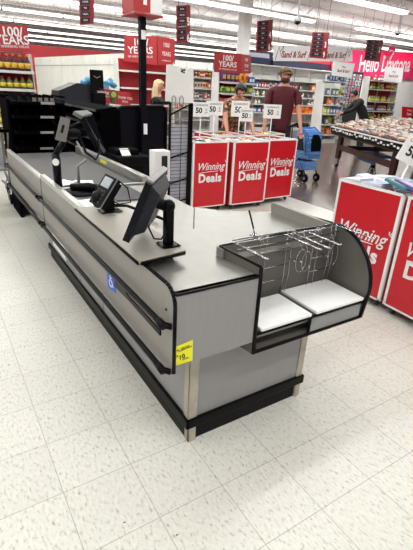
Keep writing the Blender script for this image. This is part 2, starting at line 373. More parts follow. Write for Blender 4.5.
# belt bed
b = MB(); b.box(PX+.017, 1.42, 3.05, 4.97, .80, DZ-.03); P(b, 'belt_bed', M['blackm'])
b = MB(); b.box(.72, 1.36, 3.16, 4.95, DZ-.035, DZ-.015, .006); P(b, 'conveyor_belt', M['belt'])
b = MB(); b.box(1.38, 1.42, 3.12, 4.97, DZ-.03, DZ+.05, .003); b.box(1.43, 1.5, 3.2, 5.0, DZ-.03, DZ+.02, .003); P(b, 'belt_rail', M['alu'])
b = MB(); b.box(.74, 1.42, 3.09, 3.13, DZ-.012, DZ+.006, .002); b.slab([(1.38, 3.09, DZ+.003), (1.42, 3.09, DZ+.003), (1.42, 3.5, DZ+.05), (1.38, 3.5, DZ+.05)], (0, 0, .006)); P(b, 'belt_end_bar', M['alu'])
b = MB(); b.box(1.3785, 1.3798, 3.95, 4.12, DZ+.005, DZ+.035); P(b, 'warning_sticker', M['yellow'])
# steel guard rails along the far left panel
b = MB(); b.box(PX-.001, PX+.035, 2.40, 3.45, PT-.004, PT+.03, .003); b.box(PX, PX+.03, 2.375, 2.4, PT-.015, PT+.028, .003); P(b, 'guard_rail', M['alu'])
b = MB(); b.box(PX-.001, PX+.035, 3.47, 5.05, PT-.016, PT+.004, .003); P(b, 'guard_rail', M['alu'])
# cashier's shelf over the deck
b = MB(); b.slab([(x, y, .926) for x, y in [(.640, 1.498), (.650, 1.490), (.872, 1.522), (.878, 1.535), (.878, 2.39), (.640, 2.39)]], (0, 0, .012)); dk = P(b, 'shelf_top', M['deskt'])
b = MB(); b.tube([(.640, 2.39, .927), (.640, 1.498, .927), (.650, 1.490, .927), (.872, 1.522, .927), (.878, 1.535, .927), (.878, 2.39, .927)], .0085, 6); P(b, 'shelf_edging', M['black'])
b = MB(); b.box(.70, .85, 1.60, 2.38, DZ, .926); P(b, 'shelf_support', M['lam'])
b = MB(); b.box(.815, .856, 1.59, 1.64, DZ, .924, .002); P(b, 'shelf_bracket', M['alu'])
# stickers
b = MB(); b.slab([(PX-.0035, 1.985, .705), (PX-.0035, 1.87, .72), (PX-.0035, 1.868, .618), (PX-.0035, 1.985, .602)], (.003, 0, 0)); ws = P(b, 'accessibility_sticker', M['blue'])
b = MB()
cx, cy, cz = PX-.0045, 1.93, .652
def q_(y, z): return (cx, cy-y, cz+z)
b.tube([q_(.020*math.cos(a), .020*math.sin(a)-.004) for a in [PI*.62+i*PI*1.35/12 for i in range(13)]], .0032, 5)
b.ico(q_(-.004, .052), .0075, sub=1); b.tube([q_(-.004, .042), q_(-.002, .014), q_(.018, .012), q_(.030, -.014), q_(.037, -.012)], .0034, 5); b.tube([q_(-.003, .03), q_(.014, .028)], .003, 5)
P(b, 'wheelchair_symbol', M['white'])
ys = thing('notice_sticker', 'yellow tag stuck low on the front face of the grey counter', 'sticker', (.71, YF-.003, .6))
YB = YF-.004
c4 = [aty(176, 347, YB), aty(193, 340, YB), aty(192.5, 360.5, YB), aty(175, 366, YB)]
b = MB(); b.slab(c4, (0, .0025, 0)); o = P(b, 'card', M['yellow'], ys)
ex = (c4[1]-c4[0]).normalized()
for body, sz, f1, f2 in (('10', .030, .38, .66), ('THIS LANE\nCLOSED PLEASE', .0085, .55, .25), ('x', .02, .1, .2), ('x', .02, .1, .5), ('CHECKER', .007, .6, .84)):
    p = c4[0].lerp(c4[1], f1)+(c4[3]-c4[0])*f2; t = text(body, sz, (p.x, YB-.001, p.z), ex, Z_, M['ink'], ys, bold=.0006 if body == '10' else 0)
    t.matrix_parent_inverse = Matrix.Translation(-Vector(ys.location))
# ---- bag well
BX0, BX1, BY = 1.092, 1.84, 1.52
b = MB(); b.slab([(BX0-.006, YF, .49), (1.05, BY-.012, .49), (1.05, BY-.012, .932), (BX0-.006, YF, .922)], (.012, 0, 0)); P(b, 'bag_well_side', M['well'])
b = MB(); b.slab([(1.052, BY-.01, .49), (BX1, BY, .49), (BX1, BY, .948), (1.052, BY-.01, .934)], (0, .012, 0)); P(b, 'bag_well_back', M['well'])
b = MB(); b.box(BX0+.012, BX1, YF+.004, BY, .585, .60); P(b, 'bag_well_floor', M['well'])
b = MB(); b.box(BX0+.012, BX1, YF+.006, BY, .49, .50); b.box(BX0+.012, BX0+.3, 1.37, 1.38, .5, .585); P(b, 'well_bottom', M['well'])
b = MB(); b.box(1.452, BX1-.01, YF+.002, YF+.01, .50, .585); P(b, 'front_infill', M['lam'])
arc = [(BX1, BY, .49), (BX1, BY, .945)]
R = .29
yc, zc = YF+R-.02, .945-R
for i in range(13):
    a = PI/2+i/12*PI/2; arc.append((BX1, yc+R*math.cos(a), zc+R*math.sin(a)))
arc.append((BX1, YF, .49))
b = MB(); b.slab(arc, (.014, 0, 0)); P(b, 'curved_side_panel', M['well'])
b = MB(); b.tube([Vector(p)+Vector((.007, 0, 0)) for p in arc[1:]], .010, 8); P(b, 'edge_trim', M['navyb'])
b = MB()
b.tube([(1.056, BY-.01, .934), (BX0, YF, .922)], .007, 8); b.tube([(BX0+.0, YF, .922), (BX0+.004, YF-.002, .49)], .0095, 8)
b.tube([(BX0, YF, .492), (BX1+.007, YF, .492)], .0085, 8); b.tube([(BX0, YF, .59), (BX1+.007, YF, .59)], .0085, 8); b.tube([(1.447, YF, .492), (1.447, YF, .59)], .0075, 8)
b.tube([(1.056, BY-.004, .934), (BX1, BY+.006, .948)], .006, 8)
P(b, 'edge_trim', M['black'])
b = MB(); b.box(1.044, 1.05, BY-.05, BY+.0, .888, .932, .001); b.box(1.044, 1.075, BY-.001, BY+.005, .888, .932, .001); P(b, 'corner_bracket', M['alu'])
# upright guard panel at the deck's right edge
pts = [(1.795, 1.53, DZ), (1.795, 2.02, DZ), (1.795, 2.03, .93)]
for i in range(5):
    a = i/4*PI/2; pts.append((1.795, 2.01+.02*math.cos(a), .93+.022*math.sin(a)))
pts += [(1.795, 1.53, .948)]
b = MB(); b.slab(pts, (.03, 0, 0)); P(b, 'guard_panel', M['lam2'])
b = MB(); b.tube([(1.82, 2.03, .925), (1.82, 1.53, .953)], .006, 6); P(b, 'guard_trim', M['rubber'])

# white trays on the well floor
def tray(x0, x1, y0, y1, label, z=.601):
    b = MB(); b.box(x0, x1, y0, y1, z, z+.016, .006); b.box(x0+.02, x1-.02, y0+.02, y1-.02, z+.012, z+.0165, .002)
    tag(b.build('weighing_tray', M['pan']), label, 'tray', 'white trays in the bag well')
    bpy.context.view_layer.update()
tray(1.125, 1.44, 1.238, 1.49, 'left white flat tray on the floor of the bag well, nearest the grey front panel')
tray(1.475, 1.825, 1.238, 1.51, 'right white flat tray on the floor of the bag well, beside the curved side panel', .603)

# chrome bag racks
def rack(x0, x1, label, arms, nm):
    t = thing('bag_rack', label, 'bag rack', (x0, 1.49, .617))
    def PP(b, n, m_=M['chrome']):
        o = b.build(n, m_, t); o.matrix_parent_inverse = Matrix.Translation(-Vector(t.location)); return o
    yb = 1.495
    b = MB()
    for x in (x0+.27*(x1-x0)+.07, x0+.27*(x1-x0)+.11): b.tube([(x, yb, .617), (x, yb, .75), (x-.005, yb-.01, .90), (x, yb-.005, .962)], .0022, 6)
    for x in (x1-.03, x1+.005): b.tube([(x, yb, .617), (x+.004, yb-.01, .72), (x-.006, yb-.015, .85), (x, yb-.005, .962)], .0022, 6)
    PP(b, 'upright_wire')
    b = MB()
    pass
    for z in (.70, .78, .87): b = MB(); b.tube([(x0+.27*(x1-x0)+.07, yb, z), (x1+.005, yb, z)], .0022, 6); PP(b, 'cross_wire')
    b = MB(); b.tube([(x0, yb-.01, .952), (x0+.01, yb+.012, .956), (x1, yb+.012, .956)], .0035, 8); b.tube([(x0+.01, yb-.018, .952), (x1, yb-.018, .952)], .003, 8); b.tube([(x0+.01, yb-.03, .925), (x1, yb-.03, .925)], .003, 8)
    for x in (x0+.14, x0+.155): b.tube([(x, yb-.018, .96), (x+.02, yb-.03, .925)], .0035, 6)
    PP(b, 'top_wire')
    for ax, ay, az in arms:
        b = MB(); b.tube([(ax, yb-.01, .953), (ax+.004, ay+.02, .951), (ax+.007, ay, .951), (ax+.016, ay-.006, .951), (ax+.022, ay+.004, .951)], .0036, 8); b.tube([(ax+.02, yb-.018, .948), (ax+.022, ay+.01, .947)], .0024, 8); PP(b, 'bag_arm')
    for cx_, cz_, rr in nm:
        b = MB(); b.tube([(cx_+rr*.8*math.cos(a), 1.44, cz_+rr*1.4*math.sin(a)) for a in [k*2*PI/16 for k in range(16)]], .002, 6, closed=True)
        b.tube([(cx_-rr*.8, 1.44, cz_), (cx_-rr*.8, yb, cz_)], .0028, 6); b.tube([(cx_, 1.44, cz_+rr*1.4), (cx_-.01, 1.47, .92), (cx_-.01, yb-.02, .945)], .0028, 6); PP(b, 'bag_loop')
rack(1.11, 1.48, 'chrome wire bag rack over the left tray of the bag well', [(1.115, 1.265, 0), (1.42, 1.25, 0)], [(1.56, .80, .04), (1.52, .81, .045)])
rack(1.50, 1.80, 'chrome wire bag rack over the right tray of the bag well', [(1.475, 1.245, 0), (1.56, 1.26, 0), (1.80, 1.25, 0)], [(1.76, .80, .045)])
lv = thing('lever_rod', 'thin black tipped rod on a chrome spring standing behind the bag rack', 'rod', (1.27, 1.56, .89))
b = MB(); b.tube([(0, -.03, .062), (-.014, -.03, .105)], .0035, 6); b.build('shaft', M['chrome'], lv)
b = MB(); b.tube([(-.012, -.03, .10), (-.05, -.03, .195)], .0042, 6); b.build('grip', M['black'], lv)
b = MB(); b.tube([(.006*math.cos(k), -.03+.006*math.sin(k), .06+k*.0009) for k in [i*.6 for i in range(40)]], .0014, 5); b.build('spring', M['chrome'], lv)
b = MB(); b.box(-.012, .012, -.042, -.005, .055, .065); b.build('clamp', M['chrome'], lv)

# ------------------------------------------------------------------ devices on the counter
# front monitor
mn = thing('cashier_monitor', 'dark flat monitor seen from behind on a black post near the shelf end', 'monitor', (.852, 1.645, .930))
def W(b, n, m_, t):
    o = b.build(n, m_, t); o.matrix_parent_inverse = Matrix.Translation(-Vector(t.location)); return o
b = MB(); b.box(.81, .895, 1.60, 1.685, .930, .936, .002)
for x in (.82, .885):
    for y in (1.61, 1.675): b.ico((x, y, .937), .005, sub=1)
W(b, 'base_plate', M['blackm'], mn)
b = MB(); b.box(.834, .874, 1.63, 1.665, .935, 1.125, .006); W(b, 'post', M['blackm'], mn)
b = MB(); b.tube([(.855, 1.648, 1.105), (.80, 1.70, 1.125), (.775, 1.73, 1.13)], .026, 8); b.ico((.855, 1.648, 1.11), .03, sub=2); W(b, 'swivel_arm', M['blackm'], mn)
b = MB(); b.tube([(.835, 1.63, 1.0), (.80, 1.61, .975), (.78, 1.64, .97), (.77, 1.67, 1.01), (.77, 1.69, 1.06)], .004, 6); W(b, 'cable', M['black'], mn)
T0 = Vector((.725, 1.60, 1.238)); ed = Vector((.61, .79, 0)).normalized(); dn = Vector((-.085, .062, -.262)); nn = ed.cross(dn).normalized()
if nn.x < 0: nn = -nn            # points to the rear of the monitor
Wd = .33
def mq(u, v, d): return T0+ed*(u*Wd)+dn*v+nn*d
b = MB(); b.slab([mq(0, 0, 0), mq(1, 0, 0), mq(1, 1, 0), mq(0, 1, 0)], nn*.03); W(b, 'bezel', M['navyb'], mn)
b = MB(); b.slab([mq(0, -.03, .002), mq(1, -.03, .002), mq(1, .03, .002), mq(0, .03, .002)], nn*.028); W(b, 'top_bezel', M['grey'], mn)
b = MB(); A = [mq(.05, .06, .03), mq(.95, .06, .03), mq(.95, .9, .03), mq(.05, .9, .03)]; B_ = [mq(.15, .16, .07), mq(.85, .16, .07), mq(.85, .8, .07), mq(.15, .8, .07)]
va = [b.b.verts.new(p) for p in A]; vb = [b.b.verts.new(p) for p in B_]
b.b.faces.new(va); b.b.faces.new(vb)
for i in range(4): b.b.faces.new((va[i], va[(i+1) % 4], vb[(i+1) % 4], vb[i]))
W(b, 'rear_housing', M['dgrey'], mn)
b = MB(); b.slab([mq(.06, .07, -.001), mq(.94, .07, -.001), mq(.94, .92, -.001), mq(.06, .92, -.001)], nn*-.001); W(b, 'screen', M['glass'], mn)
mn.location += Vector((-.014, -.028, .010))
# payment terminal
pp = thing('payment_terminal', 'black card payment terminal tilted on a low post on the shelf', 'card terminal', (.80, 2.28, .930))
b = MB(); b.box(.745, .865, 2.235, 2.325, .930, .935, .002); W(b, 'base_plate', M['blackm'], pp)
b = MB(); b.box(.775, .83, 2.26, 2.305, .933, 1.0, .008); W(b, 'post', M['blackm'], pp)
C0 = Vector((.775, 2.26, 1.045)); e1 = Vector((.50, .86, 0)).normalized()*.0; 
a1 = Vector((.62, -.30, .12)).normalized(); a2 = Vector((.35, .25, .9)).normalized(); a2 = (a2-a1*a2.dot(a1)).normalized(); a3 = a1.cross(a2)
a1 = Vector((.58, .05, .8)).normalized()   # up-slope of the keypad face
a3 = Vector((-.62, -.25, .75)); a3 = (a3-a1*a3.dot(a1)).normalized(); a2 = a3.cross(a1)
def pq(u, v, d): return C0+a1*u+a2*v+a3*d
def obx(b, u0, u1, v0, v1, d0, d1): b.slab([pq(u0, v0, d0), pq(u1, v0, d0), pq(u1, v1, d0), pq(u0, v1, d0)], a3*(d1-d0))
b = MB(); obx(b, -.09, .09, -.05, .05, -.02, .02); obx(b, -.07, .08, -.04, .04, -.045, -.02); W(b, 'terminal_body', M['black'], pp)
b = MB(); obx(b, -.092, .092, -.052, -.049, .006, .014); obx(b, -.092, .092, .049, .052, .006, .014); W(b, 'trim_frame', M['grey'], pp)
b = MB(); obx(b, .02, .078, -.036, .036, .02, .023); W(b, 'display', M['lcd'], pp)
b = MB()
for i in range(4):
    for j in range(3): obx(b, -.075+i*.022, -.06+i*.022, -.034+j*.025, -.015+j*.025, .02, .024)
W(b, 'keypad', M['dgrey'], pp)
b = MB(); b.tube([(.80, 2.27, 1.0), (.84, 2.22, .98), (.90, 2.2, .99), (.90, 2.24, 1.06), (.86, 2.28, 1.10)], .004, 6); b.tube([(.83, 2.3, .955), (.93, 2.33, .935), (1.02, 2.25, .905), (1.06, 2.1, .9)], .009, 8); W(b, 'cord', M['black'], pp)
b = MB(); b.ico((.735, 2.27, 1.005), .042, (.8, 1, 1.2), 2); W(b, 'side_shroud', M['black'], pp)
pp.location += Vector((-.012, -.03, .010))
# rear monitor group
rm = thing('customer_monitor', 'black monitor tilted beside a silver bracket at the belt end of the counter', 'monitor', (.735, 3.16, .89))
b = MB(); b.tube([(.735, 3.16, .875), (.735, 3.15, 1.13)], .03, 8); b.tube([(.735, 3.15, 1.12), (.80, 3.12, 1.23)], .022, 8); W(b, 'post', M['navyb'], rm)
b = MB(); b.lathe([(.024, 0), (.024, .003)], (.722, 3.118, 1.075), 16, Matrix.Rotation(PI/2, 3, 'X') @ Matrix.Rotation(-.3, 3, 'Y')); W(b, 'round_sticker', M['white'], rm)
b = MB(); b.ico((.85, 3.11, 1.27), .045, (1.4, 1, .8)); b.tube([(.80, 3.12, 1.25), (1.0, 3.18, 1.27)], .03, 8); b.tube([(.82, 3.1, 1.30), (.97, 3.2, 1.33)], .02, 8); W(b, 'linkage', M['black'], rm)
b = MB(); b.tube([(.90, 3.12, 1.25), (.93, 3.08, 1.14), (.99, 3.06, 1.09), (1.04, 3.1, 1.14), (1.05, 3.15, 1.22)], .008, 7); W(b, 'cable', M['black'], rm)
def facebox(name, m_, px4, Y0, thick, parent, depth=0):
    pts = [aty(x, y, Y0+k) for (x, y), k in zip(px4, depth if depth else (0, 0, 0, 0))]
    n = (pts[1]-pts[0]).cross(pts[2]-pts[0]).normalized()
    if n.y < 0: n = -n
    b = MB(); b.slab(pts, n*thick); return W(b, name, m_, parent)
facebox('mount_plate', M['plate'], [(61, 116.5), (70.5, 119), (66, 142), (55.5, 139.5)], 3.06, .012, rm, (0, 0, -.03, -.03))
facebox('plate_slot', M['black'], [(62.5, 124), (65, 124.5), (63, 133), (60.5, 132.5)], 3.052, .002, rm, (0, 0, -.02, -.02))
facebox('screen_side', M['navyb'], [(82, 116), (92.5, 113), (106, 151), (102.5, 154)], 3.12, .04, rm, (0, .05, .1, .0))
facebox('bezel', M['navyb'], [(74.5, 112.5), (84, 116), (104, 154), (96, 150)], 3.12, .035, rm, (0.02, 0, 0, .02))
facebox('top_bezel', M['grey'], [(74, 111), (87, 110), (92.5, 113.5), (82, 116)], 3.10, .03, rm, (0, .06, .05, 0))
# scanner and silver arm
sn = thing('barcode_scanner', 'black hand scanner lying on its cradle at the end of the belt', 'scanner', (.86, 2.9, .89))
b = MB(); b.lathe([(.11, 0), (.105, .012), (.02, .018)], (.83, 2.93, .891), 18); W(b, 'cradle', M['black'], sn)
b = MB(); b.tube([(.78, 2.98, .925), (.88, 2.9, .935), (.96, 2.84, .93)], .03, 8, taper=[.024, .03, .022]); b.ico((.95, 2.84, .935), .036, (1.2, 1, .8)); W(b, 'scanner_body', M['black'], sn)
b = MB(); b.tube([(.84, 3.0, .90), (.84, 3.0, 1.06), (.90, 2.98, 1.11)], .011, 8); b.tube([(.90, 2.98, 1.11), (.86, 3.05, 1.22)], .007, 8); W(b, 'gooseneck', M['grey'], sn)
b = MB(); b.box(.98, 1.22, 2.62, 3.02, .889, .892, .001); tag(b.build('scanner_plate', M['dgrey']), 'dark grey flat scanner window set in the steel deck before the belt', 'scanner plate')
for i, (x, y, rz, lb) in enumerate([(.80, 3.28, .3, 'loose white sheet lying on the belt left of the bracket post'), (.93, 3.22, -.4, 'loose white sheet lying on the belt behind the scanner'), (.79, 2.62, .2, 'loose white sheet lying on the deck before the card terminal')]):
    b = MB(); rr = Matrix.Rotation(rz, 3, 'Z'); b.box(x-.07, x+.07, y-.1, y+.1, .893, .895, R=rr); b.box(x-.06, x+.08, y-.09, y+.08, .895, .897, R=Matrix.Rotation(rz+.25, 3, 'Z'))
    tag(b.build('paper_sheet', M['paper']), lb, 'paper')
# dispenser on the back edge
ds = thing('coupon_dispenser', 'white upright box dispenser with a dark window behind the near monitor', 'dispenser', (1.63, 3.32, 0))
p0 = aty(152.5, 150, 3.3); p1 = aty(169.5, 151.5, 3.3)
b = MB(); b.box(p0.x+.025, p1.x+.01, 3.3, 3.42, .84, 1.10, .008); W(b, 'cabinet', M['white'], ds)
b = MB(); b.box(p0.x+.085, p1.x-.02, 3.296, 3.301, .9, 1.06, .001); W(b, 'window', M['dgrey'], ds)
b = MB(); b.tube([(1.63, 3.36, 0), (1.63, 3.36, .84)], .03, 10); b.box(1.53, 1.73, 3.27, 3.45, 0, .02, .004); W(b, 'stand', M['black'], ds)

# ================================================================== store behind
def fabric(name, col):
    mt = mat(name, col, .6, var=.02); nt = mt.node_tree; b = nt.nodes['Principled BSDF']; out = nt.nodes['Material Output']
    tr = nt.nodes.new('ShaderNodeBsdfTranslucent'); tr.inputs[0].default_value = (*col, 1); mx = nt.nodes.new('ShaderNodeMixShader'); mx.inputs[0].default_value = .45
    nt.links.new(b.outputs[0], mx.inputs[1]); nt.links.new(tr.outputs[0], mx.inputs[2]); nt.links.new(mx.outputs[0], out.inputs[0]); return mt
M['wfab'] = fabric('white_banner_fabric', srgb(248, 248, 248)); M['pink'] = fabric('pink_banner_fabric', srgb(240, 66, 132))
def quad(name, m_, px4, Ys, thick, parent=None):
    if not isinstance(Ys, (tuple, list)): Ys = (Ys,)*4
    pts = [aty(x, y, k) for (x, y), k in zip(px4, Ys)]
    n = (pts[1]-pts[0]).cross(pts[2]-pts[0]).normalized()
    if n.y < 0: n = -n
    b = MB(); b.slab(pts, n*thick); o = b.build(name, m_, parent)
    if parent is not None and parent.type == 'EMPTY': o.matrix_parent_inverse = Matrix.Translation(-Vector(parent.location))
    return o, pts
def stext(body, pts, u, v, size, m_, parent, **k):
    r = (pts[1]-pts[0]).normalized(); up = (pts[0]-pts[3]).normalized(); n = r.cross(up).normalized()
    if n.y > 0: n = -n
    p = pts[0]+(pts[1]-pts[0])*u+(pts[3]-pts[0])*v+n*.006
    o = text(body, size, p, r, up, m_, parent, **k)
    if parent is not None: o.matrix_parent_inverse = Matrix.Translation(-Vector(parent.location))
    return o
def years(label, px4, Ys, px4b, Ysb, sz, sz2):
    p = aty(*px4[3], Ys[0] if isinstance(Ys, tuple) else Ys)
    t = thing('anniversary_sign', label, 'sign', p)
    o, pts = quad('sign_panel', M['redsign'], px4, Ys, .03, t)
    stext('100/', pts, .5, .27, sz, M['white'], t, bold=sz*.02); stext('YEARS', pts, .5, .58, sz, M['white'], t, bold=sz*.015); stext('OF WINNING VALUE', pts, .5, .82, sz*.3, M['white'], t)
    if px4b:
        o, pts = quad('side_panel', M['redsign'], px4b, Ysb, .03, t)
        stext('100/', pts, .5, .27, sz2, M['white'], t); stext('YEARS', pts, .5, .58, sz2, M['white'], t, squash=.8); stext('OF WINNING VALUE', pts, .5, .82, sz2*.3, M['white'], t, squash=.8)
    return t

def gondola(label, x0, x1, y, levels, ztop, depth, mback=None, mshelf=None, cat='shelf unit', canopy=False):
    mback = mback or M['shelf']; mshelf = mshelf or M['shelf']
    t = thing('shelf_unit', label, cat, ((x0+x1)/2, y+depth/2, 0))
    def Q(b, n, m_): o = b.build(n, m_, t); o.matrix_parent_inverse = Matrix.Translation(-Vector(t.location)); return o
    b = MB(); b.box(x0, x1, y+depth-.04, y+depth, 0, ztop)
    n = max(1, round((x1-x0)/.95))
    Q(b, 'back_panel', mback)
    for i in range(n+1):
        x = x0+(x1-x0)*i/n
        b = MB(); b.box(x-.02, x+.02, y+depth-.09, y+depth-.041, 0, ztop); Q(b, 'upright', mshelf)
    for x in (x0, x1):
        b = MB(); b.slab([(x-.012, y+depth, 0), (x-.012, y+.02, 0), (x-.012, y+.02, levels[0]), (x-.012, y+depth*.35, ztop), (x-.012, y+depth, ztop)], (.024, 0, 0)); Q(b, 'side_panel', mshelf)
    b = MB(); b.box(x0, x1, y, y+depth-.05, 0, .12); Q(b, 'base', mshelf)
    for z in levels:
        b = MB(); b.box(x0+.013, x1-.013, y+.0, y+depth-.045, z-.025, z); b.box(x0+.013, x1-.013, y-.012, y, z-.04, z+.005); Q(b, 'shelf_board', mshelf)
    if canopy:
        b = MB(); b.box(x0, x1, y+.1, y+depth, ztop, ztop+.04); Q(b, 'top_rail', mshelf)
    return t
# -- small goods
PM = {}
def pmat(c):
    if c not in PM: PM[c] = mat('package_%d' % len(PM), srgb(*c), .45, var=.12, scale=25)
    return PM[c]
PROTO = {}
def goods(kind, c, c2, w, h, d=.1):
    k = (kind, c, c2, round(w, 3), round(h, 3))
    if k in PROTO: return PROTO[k]
    b = MB()
    if kind == 'carton':
        b.box(-w/2, w/2, -d/2, d/2, 0, h, .004); b.mi = 1; b.box(-w*.36, w*.36, -d/2-.003, -d/2+.01, h*.22, h*.72)
    elif kind == 'jar':
        r = w/2; b.lathe([(r*.9, 0), (r, .01), (r, h*.74), (r*.75, h*.82)], n=10); b.mi = 1; b.lathe([(r*.8, h*.82), (r*.8, h), (r*.7, h)], n=10); b.lathe([(r*1.02, h*.2), (r*1.02, h*.6)], n=10)
    elif kind == 'bottle':
        r = w/2; b.lathe([(r*.92, 0), (r, .01), (r, h*.55), (r*.4, h*.78), (r*.36, h*.9)], n=10); b.mi = 1; b.lathe([(r*.42, h*.89), (r*.42, h), (r*.3, h)], n=8); b.lathe([(r*1.02, h*.15), (r*1.02, h*.45)], n=10)
    elif kind == 'pouch':
        vs = b.ico((0, 0, h/2), .5, (w, d, h), 2)
        for v in vs:
            k2 = min(1, abs(v.co.z-h/2)/(h/2)); v.co.y *= (1-k2*.6); v.co.x = (w/2)*max(-1, min(1, v.co.x/(w/2)*1.35))
        b.mi = 1; b.box(-w*.3, w*.3, -d*.5-.002, -d*.4, h*.3, h*.68)
    elif kind == 'flat':
        b.box(-w/2, w/2, -h/2, h/2, 0, d, min(.012, d*.4)); b.mi = 1; b.box(-w*.36, w*.36, -h*.3, h*.3, d, d+.002)
    o = b.build(kind, [pmat(c), pmat(c2)]); me = o.data; bpy.data.objects.remove(o); PROTO[k] = me; return me
def put(kind, c, c2, w, h, loc, rz, label, cat, group, d=.1, rot=None):
    me = goods(kind, c, c2, w, h, d)
    nm = {'carton': 'carton', 'jar': 'jar', 'bottle': 'bottle', 'pouch': 'snack_bag', 'flat': 'packet'}[kind]
    o = bpy.data.objects.new(nm, me); COL.objects.link(o); o.location = loc; o.rotation_euler = rot or (0, 0, rz)
    return tag(o, label, cat, group)
def stock(x0, x1, y, z, kind, pal, w, h, label, cat, group, gap=.01, skip=0, d=.1):
    x = x0+w/2
    i = 0
    while x < x1-w/2:
        if random.random() >= skip:
            c, c2 = pal[(i//3+random.randint(0, 1)) % len(pal)]
            put(kind, c, c2, w, h, (x, y+d/2+.02, z+.001), 0, label, cat, group, d)
        x += w+gap; i += 1

# -- sauce shelf at the left
gondola('red backed shelf unit of sauce bottles at the left edge under an anniversary sign', .2, 1.86, 9.0, [.16, .5, .80, 1.10, 1.42, 1.72], 2.02, .55, M['redshelf'])
years('red anniversary sign above the sauce bottles at the far left', [(-4, 24), (27, 25.5), (30, 53), (-3, 51)], 8.98, None, None, .20, 0)
def saucebottle(loc, body, lab, cap, r, h, label, group, first={}):
    k = (body, lab, r, h)
    if k in first: return dup(first[k], loc)
    t = thing('sauce_bottle', label, 'bottle', loc, 0, group); first[k] = t
    b = MB(); b.lathe([(r*.9, 0), (r, .012), (r, h*.6), (r*.45, h*.8), (r*.4, h*.9)], n=12); b.build('glass_body', pmat(body), t)
    b = MB(); b.lathe([(r*.46, h*.89), (r*.46, h), (r*.35, h)], n=10); b.build('cap', pmat(cap), t)
    b = MB(); b.lathe([(r*1.03, h*.17), (r*1.03, h*.5)], n=12); b.build('label_band', pmat(lab), t)
    return t
for i in range(14):
    x = .27+i*.115
    saucebottle((x, 9.1, 1.721), (44, 20, 30), (212, 176, 60), (214, 150, 40), .052, .27, 'dark sauce bottle with yellow label on the upper shelf under the left sign', 'dark sauce bottles on the upper shelf')
for i in range(14):
    x = .27+i*.115
    if i < 9: saucebottle((x, 9.1, 1.421), (140, 60, 24), (222, 190, 70), (120, 30, 30), .048, .27, 'amber sauce bottle with yellow label on the second shelf of the left unit', 'amber sauce bottles on the second shelf')
    else: saucebottle((x, 9.1, 1.421), (70, 84, 30), (214, 190, 60), (190, 40, 30), .054, .2, 'short green relish bottle on the second shelf of the left unit', 'short green relish bottles on the second shelf')
for i in range(14): saucebottle((.27+i*.115, 9.1, 1.101), (96, 34, 20), (180, 120, 60), (60, 20, 20), .05, .24, 'dark red sauce bottle on the third shelf of the left unit', 'dark red sauce bottles on the third shelf')
for i in range(14): put('jar', (150, 140, 50), (210, 190, 80), .1, .2, (.27+i*.115, 9.1, .801), 0, 'yellow green jar on the fourth shelf of the left unit', 'jar', 'yellow green jars on the fourth shelf')
for i in range(14): put('bottle', (150, 70, 30), (200, 150, 70), .09, .24, (.27+i*.115, 9.1, .501), 0, 'orange brown bottle on the lower shelf of the left unit', 'bottle', 'orange brown bottles on the lower shelf')
b = MB(); b.box(1.0, 1.5, 8.975, 8.99, 1.03, 1.10, .001); tag(b.build('price_strip', M['yellow']), 'yellow price strip on the shelf edge below the dark red sauce bottles', 'price strip')

# -- white coolers and red wall band behind
cw = thing('cooler_bank', 'long bank of tall white cooler panels behind the checkouts on the left', 'cooler', (4.6, 16.5, 0))
pa = Vector((4.18, 20.1, 0)); pb = Vector((5.12, 12.7, 0)); dd = (pb-pa)/8; nn_ = Vector((dd.y, -dd.x, 0)).normalized(); nn_ = nn_ if nn_.x > 0 else -nn_
for i in range(8):
    a = pa+dd*i+dd*.012; c = pa+dd*(i+1)-dd*.012
    b = MB(); b.slab([a, c, c+nn_*.7, a+nn_*.7], (0, 0, 2.4)); o = b.build('cooler_panel', M['cream'], cw); o.matrix_parent_inverse = Matrix.Translation(-Vector(cw.location))
b = MB(); b.slab([pa+Z_*2.1-nn_*.01, pb+Z_*2.1-nn_*.01, pb+Z_*2.115-nn_*.01, pa+Z_*2.115-nn_*.01], nn_*.02); o = b.build('joint_strip', M['grey'], cw); o.matrix_parent_inverse = Matrix.Translation(-Vector(cw.location))
b = MB(); b.box(3.9, 8.9, 21, 21.3, 0, 2.92, .02); tag(b.build('partition', M['redshelf']), 'low red partition rising above the white cooler bank', 'partition')
# -- left shopping cart
sc = thing('shopping_cart', 'grey shopping cart at the left edge with only its side and casters showing', 'shopping cart', (.38, 6.4, 0))
def Q(b, n, m_, t): o = b.build(n, m_, t); o.matrix_parent_inverse = Matrix.Translation(-Vector(t.location)); return o
b = MB(); b.slab([(.60, 5.75, .92), (.60, 5.7, 1.02), (.48, 6.5, 1.05), (.50, 6.5, .62), (.60, 5.8, .55)], (-.03, 0, 0)); b.slab([(.60, 5.75, .55), (.5, 6.6, .62), (-.05, 6.6, .62), (-.05, 5.75, .55)], (0, 0, .02)); Q(b, 'basket', M['grey'], sc)
for x in (-.05, .66):
    b = MB(); b.tube([(x, 5.7, 1.02), (x, 6.0, .6), (x, 6.2, .25), (x, 6.9, .2)], .02, 6); b.tube([(x, 6.2, .3), (x+.0, 6.9, .52)], .015, 6); Q(b, 'side_frame', M['grey'], sc)
b = MB(); b.tube([(-.05, 5.62, 1.03), (.66, 5.62, 1.03)], .018, 8); Q(b, 'handle', M['black'], sc)
